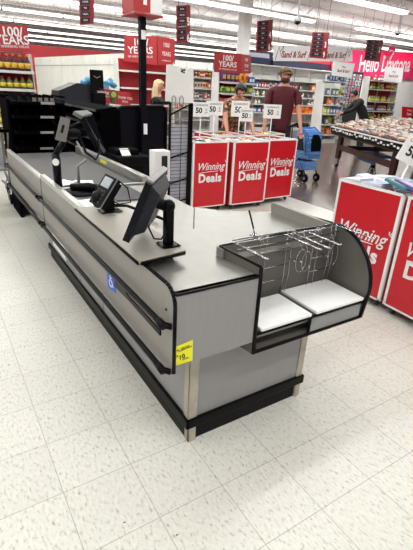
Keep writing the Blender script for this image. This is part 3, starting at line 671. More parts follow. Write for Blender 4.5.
for x, y in ((.66, 6.25), (-.05, 6.25), (.72, 6.9), (-.05, 6.9)):
    b = MB(); b.lathe([(.02, -.018), (.065, -.018), (.07, -.01), (.07, .01), (.065, .018), (.02, .018)], (x, y, .072), 14, Matrix.Rotation(PI/2, 3, 'Y')); w_ = Q(b, 'wheel', M['black'], sc)
    b = MB(); b.slab([(x-.026, y-.03, .07), (x-.026, y+.03, .07), (x-.026, y+.03, .26), (x-.026, y-.03, .26)], (.052, 0, 0)) if False else b.tube([(x-.025, y, .072), (x-.025, y, .16), (x, y, .22)], .01, 6); Q(b, 'caster_fork', M['grey'], sc)

sc.location += Vector((.15, 0, 0))
# -- black candy racks at the next lane
ra = thing('candy_rack', 'black tiered candy rack with silver price strips behind the conveyor belt', 'display rack', (1.1, 5.9, 0))
b = MB(); b.box(.82, 1.40, 6.05, 6.1, 0, 1.42); Q(b, 'back_panel', M['rack'], ra)
for x in (.82, 1.44):
    b = MB(); b.box(x-.015, x+.015, 5.55, 6.1, 0, 1.38); b.tube([(x, 5.5, 1.42), (x, 6.1, 1.42)], .012, 6); Q(b, 'side_panel', M['rack'], ra)
for i, z in enumerate((.32, .5, .68, .86, 1.04, 1.21, 1.36)):
    b = MB(); b.slab([(.84, 5.42, z-.03), (.84, 5.42, z+.0), (.84, 6.04, z+.06), (.84, 6.04, z+.03)], (.58, 0, 0)); tr = Q(b, 'tray', M['rack'], ra)
    b = MB(); b.box(1.03+i*.02, 1.18+i*.02, 5.40, 5.412, z-.02, z+.006, .001); o = b.build('price_strip', M['alu'], tr)
    for k in range(5):
        b = MB(); b.box(.9+k*.1, .907+k*.1, 5.45, 5.98, z+.01, z+.075); o = b.build('divider', M['rack'], tr)
        o.matrix_parent_inverse = Matrix.Identity(4)
for k in range(4):
    b = MB(); b.box(1.06+k*.065, 1.10+k*.065, 5.395, 5.405, 1.37, 1.41); Q(b, 'price_tag', M['plate'], ra)
rb = thing('candy_rack', 'long black slatted candy rack running behind the belt toward the pole', 'display rack', (1.85, 5.6, 0))
b = MB(); b.box(1.84, 1.87, 4.85, 6.55, 0, 1.33); Q(b, 'back_panel', M['rack'], rb)
for y in (4.83, 6.57):
    b = MB(); b.box(1.65, 1.87, y-.015, y+.015, 0, 1.34); Q(b, 'side_panel', M['rack'], rb)
for i, z in enumerate((.3, .48, .66, .84, 1.0, 1.16, 1.32)):
    b = MB(); b.slab([(1.62, 4.86, z-.02), (1.62, 4.86, z+.01), (1.835, 4.86, z+.04), (1.835, 4.86, z+.01)], (0, 1.68, 0)); tr = Q(b, 'tray', M['rack'], rb)
    b = MB(); b.box(1.608, 1.618, 4.9, 6.5, z-.018, z+.006); b.build('price_strip', M['rubber'], tr)
    b = MB(); b.box(1.602, 1.607, 5.0+(i*.37) % .9, 5.35+(i*.37) % .9, z-.016, z+.004); b.build('price_tag', M['dgrey'], tr)
# -- next lane: black counter with panel, pole, lane light
nc = thing('checkout_counter', 'black lane counter and hood standing behind the candy racks', 'checkout counter', (2.6, 8.4, 0))
b = MB(); b.box(1.75, 3.4, 8.05, 8.9, 0, 1.2, .01); Q(b, 'cabinet', M['black'], nc)
b = MB(); b.slab([(1.99, 8.0, 1.2), (2.01, 8.0, 1.44), (2.34, 8.0, 1.575), (2.58, 8.0, 1.55), (2.58, 8.0, 1.2)], (0, .5, 0)); Q(b, 'grey_hood', M['dgrey'], nc)
mm_ = thing('lane_monitor', 'small black monitor standing at the next lane before white coolers', 'monitor', (2.66, 8.0, 1.2))
b = MB(); b.box(2.545, 2.775, 7.9, 7.94, 1.44, 1.80, .006); Q(b, 'screen_housing', M['black'], mm_)
b = MB(); b.slab([(2.60, 7.899, 1.70), (2.66, 7.899, 1.665), (2.72, 7.899, 1.70), (2.72, 7.899, 1.71), (2.66, 7.899, 1.68), (2.60, 7.899, 1.71)], (0, -.004, 0)); Q(b, 'emblem', M['grey'], mm_)
b = MB(); b.box(2.56, 2.80, 7.88, 8.04, 1.2, 1.44, .02); Q(b, 'stand', M['black'], mm_)
b = MB()
for k in range(9): b.ico((2.5+.07*k, 8.12+.02*(k % 3), 1.60+.03*math.sin(k*2.1)), .075, (1, .6, .8+.2*(k % 2)), 1)
for v in b.b.verts: v.co += Vector((random.uniform(-.012, .012),)*3)
b.box(2.6, 2.95, 8.1, 8.3, 1.2, 1.6, .02)
tag(b.build('plastic_bag_bundle', mat('light_blue_plastic', srgb(96, 160, 200), .3, var=.3, scale=12)), 'light blue crumpled plastic bag bundle behind the small black monitor', 'bag')
rs = thing('counter_sign', 'low red lane sign with a round green emblem beside the pole', 'sign', (3.0, 7.9, 1.2))
o, pts = quad('board', M['redsign'], [(99.5, 88), (130.5, 92.5), (130.5, 106), (99.5, 102.5)], 7.9, .03, rs)
stext('WINNING', pts, .2, .3, .07, M['white'], rs); stext('LOWER PRICES', pts, .25, .52, .045, M['white'], rs); stext('THANK YOU', pts, .82, .45, .06, M['white'], rs, squash=.8); stext('SAVE', pts, .82, .72, .05, M['white'], rs)
b = MB(); pc = aty(113.3, 94.5, 7.86)
b.lathe([(.078, 0), (.078, .02)], pc, 20, Matrix.Rotation(PI/2, 3, 'X')); Q(b, 'emblem', M['green'], rs)
b = MB(); b.lathe([(.05, 0), (.05, .004)], pc-Vector((0, .018, 0)), 18, Matrix.Rotation(PI/2, 3, 'X')); Q(b, 'emblem_centre', pmat((168, 160, 70)), rs)
b = MB(); b.box(pc.x-.03, pc.x+.03, 7.85, 7.88, pc.z-.15, pc.z-.07); Q(b, 'ribbon', M['green'], rs)

bp = thing('lane_divider', 'tall dark rounded divider panel beside the black lane pole', 'divider panel', (2.2, 5.05, 0))
px_ = [aty(109.5, 165, 5), aty(117.5, 112, 5), aty(120, 107.5, 5), aty(124, 106.5, 5), aty(160, 107, 5), aty(164.5, 108.5, 5), aty(166.5, 114, 5), aty(167, 165, 5)]
xl, xr = 1.90, 2.535
pp_ = [(xl, 5, 0), (xl, 5, 1.28), (xl+.02, 5, 1.33), (xl+.07, 5, 1.352), (xr-.07, 5, 1.372), (xr-.02, 5, 1.35), (xr, 5, 1.30), (xr, 5, 0)]
b = MB(); b.slab(pp_, (0, .03, 0)); Q(b, 'panel', M['navyb'], bp)
b = MB(); b.tube([Vector(p)+Vector((0, .0, 0)) for p in pp_], .022, 8); Q(b, 'edge_trim', M['black'], bp)
cr_ = thing('card_reader_stand', 'black receipt printer with a white slip beside the divider panel', 'printer', (1.8, 4.45, 0))
b = MB(); b.box(1.62, 2.0, 4.3, 4.7, .80, .90, .02); b.box(1.66, 1.92, 4.42, 4.66, .90, .96, .02); Q(b, 'housing', M['black'], cr_)
b = MB(); b.slab([(1.70, 4.36, .905), (1.80, 4.36, .905), (1.80, 4.44, .965), (1.70, 4.44, .965)], (0, .003, .002)); Q(b, 'paper_slip', M['paper'], cr_)
b = MB(); b.box(1.68, 1.96, 4.38, 4.72, 0, .80, .01); Q(b, 'pedestal', M['black'], cr_)
lp = thing('lane_light_pole', 'black pole carrying a red and white lane sign numbered 4', 'lane light', (2.27, 4.93, 0))
b = MB(); b.box(2.165, 2.235, 4.90, 4.97, 0, 2.36, .006); Q(b, 'pole', M['navyb'], lp)
b = MB(); b.box(2.19, 2.235, 4.889, 4.90, 1.06, 1.18, .002); Q(b, 'outlet_plate', M['white'], lp)
b = MB(); b.box(2.17, 2.22, 4.875, 4.90, 2.06, 2.15, .008); Q(b, 'sensor', M['white'], lp)
b = MB(); b.box(2.03, 2.36, 4.75, 5.07, 2.285, 2.72, .02); Q(b, 'light_box', M['white'], lp)
b = MB(); b.slab([(2.02, 4.739, 2.30), (2.21, 4.739, 2.30), (2.21, 4.739, 2.71), (2.02, 4.739, 2.71)], (0, .01, 0)); b.slab([(2.022, 4.74, 2.30), (2.022, 5.06, 2.30), (2.022, 5.06, 2.71), (2.022, 4.74, 2.71)], (.006, 0, 0)); b.box(2.02, 2.37, 4.74, 5.08, 2.275, 2.29, .002); Q(b, 'red_wrap', M['redsign'], lp)
t_ = text('4', .30, (2.12, 4.735, 2.46), X_, Z_, M['white'], lp, bold=.006); t_.matrix_parent_inverse = Matrix.Translation(-Vector(lp.location))
# -- wire gate
gt = thing('wire_gate', 'black framed wire gate between the divider panel and the red bins', 'gate', (2.75, 4.95, 0))
def G(x, y): return aty(x, y, 4.98)
g1, g2 = 2.56, 2.87
b = MB()
b.tube([(g1, 4.98, .02), (g1, 4.98, 1.42), (g2, 4.98, 1.42), (g2, 4.98, .02)], .017, 6); b.tube([(g1, 4.98, .05), (g2, 4.98, .05)], .015, 6); b.tube([(2.33, 4.98, 1.42), (g1, 4.98, 1.42)], .017, 6); b.box(g2-.04, g2, 4.96, 5.0, .02, 1.42, .004); Q(b, 'frame', M['blackm'], gt)
for z0, z1 in ((1.28, 1.42), (.76, .84), (.43, .50), (.16, .22)):
    b = MB(); b.tube([(g1, 4.98, z0), (g2, 4.98, z1)], .011, 6); Q(b, 'brace', M['blackm'], gt)
for i in range(26):
    z = .1+i*.045; b = MB(); b.tube([(g1, 4.995, z), (g2, 4.995, z)], .0035, 5); Q(b, 'wire', M['rubber'], gt)
b = MB(); b.tube([(2.73, 4.99, .05), (2.73, 4.99, 1.3)], .005, 5); Q(b, 'wire', M['rubber'], gt)

b = MB(); b.box(g1+.01, g2-.02, 5.005, 5.012, .05, 1.16); Q(b, 'backing_sheet', mat('pale_grey_sheet', srgb(178, 178, 190), .6), gt)
gt.location.y -= .045
# -- white boards held upright above the gate
wb = thing('poster_board', 'tall plain white board with notched top behind the wire gate', 'board', (3.25, 5.9, .0))
o, pts = quad('board', M['paper'], [(167, 64.5), (180.5, 66.5), (181, 73), (185.5, 73.5), (187, 67.5), (193.5, 69.5), (193.5, 104.5), (165.5, 103.5)], (5.9,)*8, .02, wb)
b = MB(); b.tube([(3.25, 5.94, 0), (3.25, 5.94, 1.5)], .015, 6); b.box(3.1, 3.4, 5.84, 6.04, 0, .03); Q(b, 'stand', M['grey'], wb)
for x in (174, 181.5):
    b = MB(); p = aty(x, 100, 5.88); b.tube([p+Vector((-.03, 0, -.1)), p+Vector((-.03, 0, .03)), p+Vector((0, 0, .06)), p+Vector((.03, 0, .03)), p+Vector((.03, 0, -.1))], .006, 5); Q(b, 'clip', M['grey'], wb)

# ------------------------------------------------------------------ sale bins
def bin_(label, loc, rz, w, h=.87, d=.6, textit=True, zb=.075):
    t = thing('sale_bin', label, 'bin', loc, rz, None)
    b = MB()
    b.box(-w/2, w/2, 0, .012, zb, zb+h); b.build('front_panel', M['red'], t)
    b = MB(); b.box(-w/2, -w/2+.012, .012, d, zb, zb+h); b.build('side_panel', M['red'], t)
    b = MB(); b.box(w/2-.012, w/2, .012, d, zb, zb+h); b.build('side_panel', M['red'], t)
    b = MB(); b.box(-w/2, w/2, d-.012, d, zb, zb+h); b.build('rear_panel', M['red'], t)
    b = MB(); b.box(-w/2+.012, w/2-.012, .012, d-.012, zb+h-.16, zb+h-.14); b.build('inner_floor', M['white'], t)
    b = MB(); e = .011; f = -.004
    for x in (-w/2, w/2-2*e): b.box(x, x+2*e, f, .006, zb, zb+h)
    b.box(-w/2, w/2, f, .006, zb, zb+.015)
    for (xa, xb, ya, yb) in ((-w/2-.004, w/2+.004, f, .022), (-w/2-.004, w/2+.004, d-.02, d), (-w/2-.004, -w/2+.02, 0, d), (w/2-.02, w/2+.004, 0, d)): b.box(xa, xb, ya, yb, zb+h-.004, zb+h+.014)
    for x in (-w/2-.004, w/2+.004-.008): b.box(x, x+.008, 0, .02, zb, zb+h)
    b.build('white_edging', M['white'], t)
    for x in (-w/2+.06, w/2-.06):
        for y in (.06, d-.06):
            b = MB(); b.lathe([(.012, -.012), (.032, -.012), (.035, 0), (.032, .012), (.012, .012)], (x, y, .035), 12, Matrix.Rotation(PI/2, 3, 'Y')); b.tube([(x+.016, y, .035), (x+.016, y+.01, .075)], .008, 5); b.build('caster', M['rubber'], t)
    if textit:
        k = w/.62
        text('Winning', .155*k, (-.0, -.0052, zb+h*.64), X_, Z_, M['white'], t, 'script_lettering', shear=.35, bold=.001, squash=.92)
        text('Deals', .175*k, (.0, -.0052, zb+h*.46), X_, Z_, M['white'], t, 'bold_lettering', bold=.006, squash=.98, spacing=1.08)
        b = MB(); b.tube([(-.2*k, -.006, zb+h*.55), (.0, -.006, zb+h*.565), (.14*k, -.006, zb+h*.57)], .0045, 5); b.build('underline', M['white'], t)
        b = MB()
        for a in (20, 55, 90): b.tube([(.265*k+.012*math.cos(math.radians(a)), -.006, zb+h*.69+.012*math.sin(math.radians(a))), (.265*k+.04*math.cos(math.radians(a)), -.006, zb+h*.69+.04*math.sin(math.radians(a)))], .004, 5)
        b.build('spark_marks', M['white'], t)
        if rz < -1:
            for ch in t.children:
                if ch.name.split('.')[0] in ('script_lettering', 'bold_lettering', 'underline', 'spark_marks'): ch.location.z -= .055
    return t
H_ = .87
bin_('left red sale bin of the back row of three, beside the wire gate', (3.17, 4.90, 0), 0, .56)
bin_('middle red sale bin of the back row of three, set slightly forward', (3.83, 4.86, 0), 0, .63)
bin_('right red sale bin of the back row of three, angled by the man', (4.50, 4.98, 0), .06, .62)
bin_('rear red sale bin standing behind the middle front bin', (3.98, 5.60, 0), 0, .62, textit=False)
bin_('rear red sale bin standing behind the three front bins, right end', (4.88, 5.72, 0), 0, .62, textit=False)
bin_('red sale bin at the right edge stacked with printed papers', (2.89, 2.13, 0), -PI/2, .62)
bin_('nearest red sale bin at the right edge, cut off by the frame', (2.87, 1.46, 0), -PI/2-.05, .64)
# contents
def sign50(label, p, ang, w=.24, h=.17, ht=.22, tilt=0):
    t = thing('clearance_sign', label, 'price sign', p, ang)
    b = MB(); b.tube([(0, .006, -.12), (tilt*ht, .006, ht)], .008, 6); b.build('stick', M['white'], t)
    R_ = Matrix.Rotation(tilt*1.0, 4, 'Y')
    b = MB(); b.box(-w/2, w/2, -.003, .003, 0, h, .001); c = b.build('card', M['paper'], t); c.matrix_local = Matrix.Translation((tilt*ht, 0, ht-.02)) @ R_
    a = text('CLEARANCE', h*.19, (0, -.004, h*.80), X_, Z_, M['ink'], c); a = text('50', h*.52, (-w*.12, -.004, h*.42), X_, Z_, M['ink'], c, bold=.003); text('%', h*.22, (w*.3, -.004, h*.5), X_, Z_, M['ink'], c); text('OFF', h*.14, (w*.3, -.004, h*.3), X_, Z_, M['ink'], c)
    return t
sign50('white 50 percent clearance card at the left of the back bins, above the gate side', (3.225, 5.3, .95), -.2, .25, .185, .31)
sign50('white 50 percent clearance card second from the left, before the woman', (3.46, 5.32, .95), -.2, .25, .185, .33)
sign50('white blank-looking clearance card behind another in front of the woman', (3.98, 5.42, .95), -.15, .30, .22, .31)
sign50('small white 50 percent card lowest in front of the woman', (3.95, 5.22, .95), -.25, .20, .18, .26)
sign50('white 50 percent clearance card in front of the man in maroon', (4.50, 5.3, .95), -.2, .30, .2, .30)
sign50('large tilted white 50 percent clearance card on the right edge paper bin', (2.98, 2.02, .84), -.45, .27, .20, .32, .38)
pal = [((226, 226, 228), (90, 120, 170)), ((222, 220, 216), (180, 60, 50)), ((214, 216, 220), (120, 120, 130)), ((150, 60, 50), (240, 230, 210)), ((230, 190, 60), (200, 40, 40)), ((220, 220, 225), (60, 90, 160)), ((60, 110, 170), (240, 240, 240)), ((70, 130, 70), (240, 230, 120)), ((60, 60, 66), (220, 220, 220)), ((226, 224, 218), (190, 50, 60)), ((120, 70, 50), (230, 210, 170))]
BINS = [('left front bin', 3.17, 4.90), ('middle front bin', 3.83, 4.86), ('right front bin', 4.50, 4.98), ('middle rear bin', 3.98, 5.60), ('right rear bin', 4.88, 5.72)]
for nm, bx, by in BINS:
    for i in range(20):
        c, c2 = random.choice(pal); k = 'flat'
        x = bx-.2+(i % 4)*.13; y = by+.10+(i//4)*.10
        rot = (random.uniform(-.25, .25), random.uniform(-.25, .25), random.uniform(0, 3))
        put(k, c, c2, .11, .14, (x, y, .88+random.uniform(0, .035)), 0, 'small clearance packet heaped in the %s' % nm, 'packet', 'clearance packets in the %s' % nm, .035, rot)
PAP = mat('printed_paper', srgb(206, 208, 218), .5, var=.12, scale=9); PAP2 = mat('blue_printed_paper', srgb(150, 164, 200), .5, var=.2, scale=14); PAP3 = mat('pink_printed_paper', srgb(214, 188, 190), .5, var=.2, scale=14)
for i in range(9):
    cx = 2.98+(i//3)*.17; cy = 1.93+(i % 3)*.2+.0
    if i in (0,): continue
    b = MB(); n = 7
    for k in range(n):
        z0 = .80+k*.026; b.box(cx-.078+random.uniform(-.01, .01), cx+.078+random.uniform(-.01, .01), cy-.095, cy+.095, z0, z0+.022, .005)
    for v in b.b.verts: v.co.z += .012*math.sin(v.co.y*22+i)+.004*random.random()
    
    for f in b.b.faces: f.material_index = int((f.calc_center_median().z-.80)/.026) % 3
    tag(b.build('paper_stack', [PAP, PAP2, PAP3]), 'stack of thin printed papers in the right edge bin', 'papers', 'paper stacks in the right edge bin')
for (x, y, z, c, c2, lb) in [(2.97, 1.93, .995, (50, 130, 150), (220, 200, 120), 'teal puzzle packet on the papers in the right edge bin'), (3.0, 1.87, .995, (92, 70, 140), (200, 200, 230), 'purple packet at the corner of the right edge paper bin'), (3.0, 1.6, .90, (60, 90, 170), (230, 230, 230), 'blue packet lying in the nearest right edge bin'), (2.98, 1.45, .90, (120, 80, 60), (230, 210, 190), 'brown packet lying in the nearest right edge bin')]:
    o = put('flat', c, c2, .2, .14, (x, y, z), 0, lb, 'packet', None, .025, (.1, -.2, 1.5))

# ------------------------------------------------------------------ shelves beyond
gondola('tall red gondola with bare white shelves behind the blonde woman', 4.7, 6.4, 12.0, [.2, .6, 1.08, 1.52, 1.95], 2.25, .5, M['redshelf'])
years('red folded anniversary sign above the red gondola behind the lane pole', [(124, 35), (157, 36), (157, 65), (124, 61)], (12.25, 11.97, 11.97, 12.25), [(157.5, 36), (175, 39), (175, 64), (157.5, 65)], (11.97, 12.2, 12.2, 11.97), .24, .16)
gondola('white shelf unit of boxed groceries behind the white board', 7.3, 9.05, 14.0, [.2, .55, .9, 1.25, 1.6, 1.95, 2.2], 2.45, .5)
gr = [((196, 60, 50), (240, 220, 200)), ((212, 170, 60), (160, 40, 30)), ((90, 130, 90), (230, 230, 200)), ((150, 110, 80), (240, 230, 210)), ((60, 60, 90), (220, 220, 230)), ((210, 200, 180), (120, 60, 50))]
for j, z in enumerate((.9, 1.25, 1.6, 1.95)):
    stock(7.35, 9.0, 14.02, z, ['carton', 'jar', 'carton', 'jar'][j], gr[j:]+gr[:j], .10, .2, 'small grocery on shelf %s of the white unit behind the white board' % ['four from the top', 'three from the top', 'two from the top', 'at the top'][j], 'grocery', 'groceries on the white unit, row %s' % 'dcba'[j], .012, .12)
gondola('red backed shelf unit of snack bags behind the woman', 6.42, 7.5, 9.6, [.2, .55, .9, 1.2, 1.52, 1.78], 2.05, .45, M['redshelf'])
years('red folded anniversary sign over the snack shelf behind the woman', [(214.5, 51.5), (241, 54), (241, 73.5), (214.5, 72)], (9.75, 9.58, 9.58, 9.75), [(241.5, 54), (251, 55.5), (251, 73.5), (241.5, 73.5)], (9.58, 9.8, 9.8, 9.58), .17, .10)
stock(6.45, 7.02, 9.62, 1.78, 'pouch', [((74, 40, 120), (200, 160, 60))], .13, .24, 'purple snack bag on the top shelf below the folded sign', 'snack bag', 'purple snack bags on the top shelf', .0)
stock(7.02, 7.3, 9.62, 1.78, 'pouch', [((220, 170, 50), (200, 60, 40))], .13, .24, 'golden snack bag at the right of the top snack shelf', 'snack bag', 'golden snack bags on the top shelf', .0)
stock(7.3, 7.5, 9.62, 1.78, 'carton', [((40, 100, 180), (220, 230, 240))], .09, .15, 'blue carton at the right end of the top snack shelf', 'carton', 'blue cartons on the top snack shelf', .0)
stock(6.45, 7.45, 9.62, 1.52, 'pouch', [((130, 160, 60), (70, 110, 50)), ((120, 150, 60), (210, 200, 90))], .14, .17, 'green snack bag on the second shelf behind the woman', 'snack bag', 'green snack bags on the second shelf', .0)
stock(6.45, 7.45, 9.62, 1.2, 'carton', [((180, 50, 50), (230, 220, 210)), ((220, 210, 200), (180, 40, 40))], .13, .2, 'red and cream carton on the third shelf behind the woman', 'carton', 'red and cream cartons behind the woman', .01)
# wine sign and fascia
ws_ = thing('department_sign', 'pale lavender department sign reading Beer and Wine on navy', 'sign', aty(258, 70, 17))
o, pts = quad('sign_panel', M['lav'], [(240, 51.5), (270, 54), (270, 70.5), (240, 68.5)], 17, .04, ws_)
stext('& Wine', pts, .58, .55, .42, M['navyt'], ws_, bold=.014, squash=.82)
quad('sign_frame', M['navy'], [(269.5, 53), (273, 53.5), (273, 71), (269.5, 70.5)], 16.99, .06, ws_)
fa = thing('wall_fascia', 'navy fascia with red right end above the long white shelves', 'fascia', aty(310, 68, 16.8))
quad('navy_board', M['navy'], [(273, 60), (331, 63.5), (331, 69), (273, 67)], 16.8, .1, fa); quad('red_board', M['red'], [(331, 61), (352, 62.5), (352, 70), (331, 69)], 16.75, .1, fa)
quad('red_swoosh', M['red'], [(296, 61.2), (331, 61.3), (331, 65), (315, 63)], 16.78, .02, fa)
b = MB(); b.box(12.0, 17.3, 16.9, 17.1, 0, 3.0); tag(b.build('partition', M['navy']), 'navy partition behind the long white shelves', 'partition')
# long white gondola behind the man
gondola('long white shelf unit behind the man in maroon, mostly half empty', 11.9, 16.95, 15.7, [.3, .75, 1.1, 1.42, 1.75, 2.12], 2.62, .6, None, None, canopy=True)
pc1 = [((70, 90, 150), (220, 220, 230)), ((160, 50, 60), (230, 210, 200)), ((90, 60, 60), (220, 200, 180)), ((200, 190, 190), (90, 90, 120))]
stock(12.0, 15.2, 15.72, 1.75, 'carton', pc1, .12, .22, 'small mixed carton on the second shelf behind the man', 'carton', 'mixed cartons on the second shelf behind the man', .03, .25)
stock(15.4, 16.8, 15.72, 1.75, 'carton', [((216, 120, 60), (240, 220, 190))], .2, .24, 'pale orange carton on the second shelf right of the man', 'carton', 'pale orange cartons on the second shelf', .02, .1)
stock(12.0, 16.6, 15.72, 1.42, 'jar', [((70, 120, 130), (220, 230, 230)), ((190, 160, 60), (230, 230, 220)), ((150, 160, 170), (240, 240, 240))], .13, .2, 'small jar on the third shelf behind the man', 'jar', 'small jars on the third shelf behind the man', .05, .4)
stock(12.0, 16.6, 15.72, 1.1, 'bottle', [((190, 200, 205), (240, 240, 240)), ((200, 180, 60), (240, 240, 240))], .11, .2, 'pale bottle on the fourth shelf behind the man', 'bottle', 'pale bottles on the fourth shelf behind the man', .06, .45)
for r_ in range(2):
    stock(14.6, 16.8, 15.72, .75+r_*.155, 'carton', [((232, 110, 30), (240, 160, 60)), ((224, 96, 26), (200, 60, 30))], .24, .15, 'orange carton stacked on the lower shelf beside the man', 'carton', 'orange cartons on the lower shelf', .01)
stock(12.0, 14.4, 15.72, .75, 'carton', pc1, .2, .2, 'dull carton on the lower shelf left of the man', 'carton', 'dull cartons on the lower shelf', .05, .3)
b = MB(); b.box(16.0, 16.45, 15.55, 15.6, .0, .68, .01); tag(b.build('basket_panel', M['dgrey']), 'small grey panel leaning at the foot of the long white shelves', 'panel')
# sand & surf banner
sb = thing('hanging_banner', 'long white Sand & Surf banner hanging below the ceiling lights', 'banner', aty(312, 52, 13.6))
o, pts = quad('banner_sheet', M['wfab'], [(273.5, 45), (352, 47), (352.5, 61.5), (273, 61)], 13.6, .004, sb)
for u in (.24, .78):
    stext('Sand & Surf', pts, u, .60, .30, M['redsign'], sb, bold=.008, shear=.2, squash=.85)
for u in (.07, .46, .95):
    p = pts[0]+(pts[1]-pts[0])*u+(pts[3]-pts[0])*.5-Y_*.01
    b = MB(); b.tube([p+Vector((-.18, 0, -.25)), p+Vector((-.05, 0, .2)), p+Vector((.1, 0, -.1)), p+Vector((.18, 0, .26)), p+Vector((.02, 0, .05))], .012, 5); Q(b, 'line_drawing', M['grey'], sb)
for u in (.05, .5, .95):
    p = pts[0]+(pts[1]-pts[0])*u; b = MB(); b.tube([p, (p.x, p.y, 4.62)], .006, 5); Q(b, 'hanging_wire', M['rubber'], sb)
# Hello Daytona banner
hb = thing('hanging_banner', 'wide hot pink Hello Daytona banner across the right background', 'banner', aty(380, 65, 17.2))
o, pts = quad('banner_sheet', M['pink'], [(322, 49), (420, 52.5), (420, 80), (322, 73.5)], 17.2, .04, hb)
stext('Hello Daytona', pts, .62, .60, 1.15, M['white'], hb, bold=.02, squash=.66, shear=.08)
p = aty(391, 53, 17.1); b = MB(); b.lathe([(.35, 0), (.35, .02)], p, 20, Matrix.Rotation(PI/2, 3, 'X')); Q(b, 'disc', M['pink'], hb)
b = MB(); b.tube([p+Vector((-.25, -.03, .1)), p+Vector((.2, -.03, .1)), p+Vector((-.05, -.03, -.35))], .05, 6); Q(b, 'white_seven', M['white'], hb)
b = MB(); b.box(17.8, 27, 17.4, 17.7, 0, 3.6); tag(b.build('partition', M['col']), 'pale partition wall behind the pink banner', 'partition')
# grid of small goods below the pink banner (peg wall)
pg = thing('peg_wall', 'dark peg wall hung with small packets under the pink banner', 'display wall', (18.6, 16.2, 0))
b = MB(); b.box(17.1, 19.6, 16.2, 16.26, 0, 2.75); Q(b, 'board', M['dgrey'], pg)
for j in range(6):
    for i in range(10):
        c, c2 = random.choice([((150, 152, 156), (70, 70, 76)), ((120, 122, 128), (200, 60, 60)), ((180, 180, 184), (90, 90, 100))])
        put('carton', c, c2, .15, .24, (17.25+i*.235, 16.178, 1.05+j*.27), 0, 'small hanging packet on the dark peg wall under the pink banner', 'packet', 'packets on the peg wall', .04)
# white tower display
def tower(label, x0, x1, y, ztop, levels, mback, pals, lab, grp, depth=.5, kinds=('carton', 'carton')):
    gondola(label, x0, x1, y, levels, ztop, depth, mback)
    for j, z in enumerate(levels):
        stock(x0+.03, x1-.03, y+.02, z, kinds[j % len(kinds)], pals[j % len(pals)], .13, .22, lab+' row %s' % ['lowest', 'second lowest', 'third', 'fourth', 'fifth', 'sixth'][j], 'packet', grp+' %s' % ['a', 'b', 'c', 'd', 'e', 'f'][j], .02, .22)
tower('white display tower of bright small goods left of the bending man', 11.85, 12.65, 11.2, 2.0, [.3, .65, 1.0, 1.3, 1.6], M['shelf'], [[((226, 110, 40), (240, 200, 160)), ((210, 210, 210), (200, 80, 60))], [((200, 180, 70), (120, 120, 60)), ((90, 100, 110), (220, 220, 220))], [((80, 120, 170), (230, 230, 230)), ((200, 200, 90), (240, 240, 240))]], 'small bright packet on the white tower,', 'packets on the white tower')
tower('white display shelf topped with blue boxes behind the bending man', 12.8, 14.0, 12.2, 2.1, [.3, .7, 1.05, 1.4, 1.75, 2.09], M['shelf'], [[((200, 200, 205), (90, 120, 160))], [((230, 230, 232), (120, 160, 120))], [((50, 90, 160), (220, 220, 230)), ((200, 200, 220), (60, 60, 110))]], 'small boxed item on the blue topped display,', 'boxed items on the blue topped display')
tower('red display shelf of yellow and green bottles at the right background', 16.9, 18.9, 13.4, 2.45, [.3, .7, 1.05, 1.45, 1.95, 2.3], M['redshelf'], [[((170, 190, 80), (220, 220, 120)), ((190, 200, 90), (230, 220, 160))], [((200, 150, 50), (120, 40, 30)), ((90, 120, 60), (200, 200, 90))], [((60, 110, 140), (220, 220, 220)), ((200, 80, 60), (230, 230, 200))]], 'coloured bottle on the red display shelf,', 'bottles on the red display shelf', kinds=('bottle', 'bottle'))
for (lb, px4, Y) in [('small white Sand & Surf card above the blue boxes', [(333, 61), (355, 63.5), (351.5, 78), (331.5, 75.5)], 12.1), ('small white Sand & Surf card above the red bottle shelf', [(385.5, 66.5), (403.5, 68), (402, 83), (383.5, 81)], 13.3)]:
    t = thing('topper_sign', lb, 'sign', aty(*px4[3], Y)); o, pts = quad('card', M['wfab'], px4, Y, .004, t)
    stext('Sand & Surf', pts, .5, .62, .14, M['redsign'], t, bold=.004); stext('~', pts, .5, .3, .4, M['grey'], t)
    b = MB(); p = (pts[2]+pts[3])/2; b.tube([p, p-Z_*.3], .015, 5); Q(b, 'post', M['grey'], t)
# aisle signs
def aisle(label, px4, Y, nums, fields, tsz, flip=False):
    t = thing('aisle_sign', label, 'aisle sign', aty(*px4[0], Y))
    o, pts = quad('sign_board', M['dred'], px4, Y, .04, t)
    n = len(fields); ex_ = pts[1]-pts[0]; ey_ = pts[3]-pts[0]
    for i, f in enumerate(fields):
        v0 = .04+i*.93/n; a = pts[0]+ex_*.05+ey_*v0-Y_*.004; c = [a, a+ex_*.62, a+ex_*.62+ey_*(.72/n), a+ey_*(.72/n)]
        b = MB(); b.slab(c, (0, -.004, 0)); Q(b, 'field', M['dgrey'], t)
        o = stext(f, pts, .36, v0+.36/n, tsz*.45, M['white'], t, squash=.8); o.location.y -= .006
    for (s_, v) in nums: stext(s_, pts, .85, v, tsz*2.2, M['white'], t, bold=.008, squash=.7)
    for u in (.15, .85):
        p = pts[0]+ex_*u; b = MB(); b.tube([p+Y_*.02, (p.x, p.y+.02, 5.1)], .006, 5); Q(b, 'wire', M['rubber'], t)
    return t
aisle('red hanging aisle sign numbered 5 above the poster board', [(177, 5.5), (190.5, 5), (190, 42.5), (177, 43)], 9, [('5', .45), ('6', .9)], ['FOOD', 'SNACKS', 'DRINKS', 'HOUSEHOLD', 'PET', 'PAPER'], .09)
aisle('red hanging aisle sign numbered 4 right of the white column', [(258, 21), (273, 19.5), (271.5, 51), (256.5, 52)], 10, [('4', .5), ('6', .9)], ['DAIRY', 'FROZEN', 'BREAD', 'EGGS', 'MEAT', 'PIZZA'], .09)
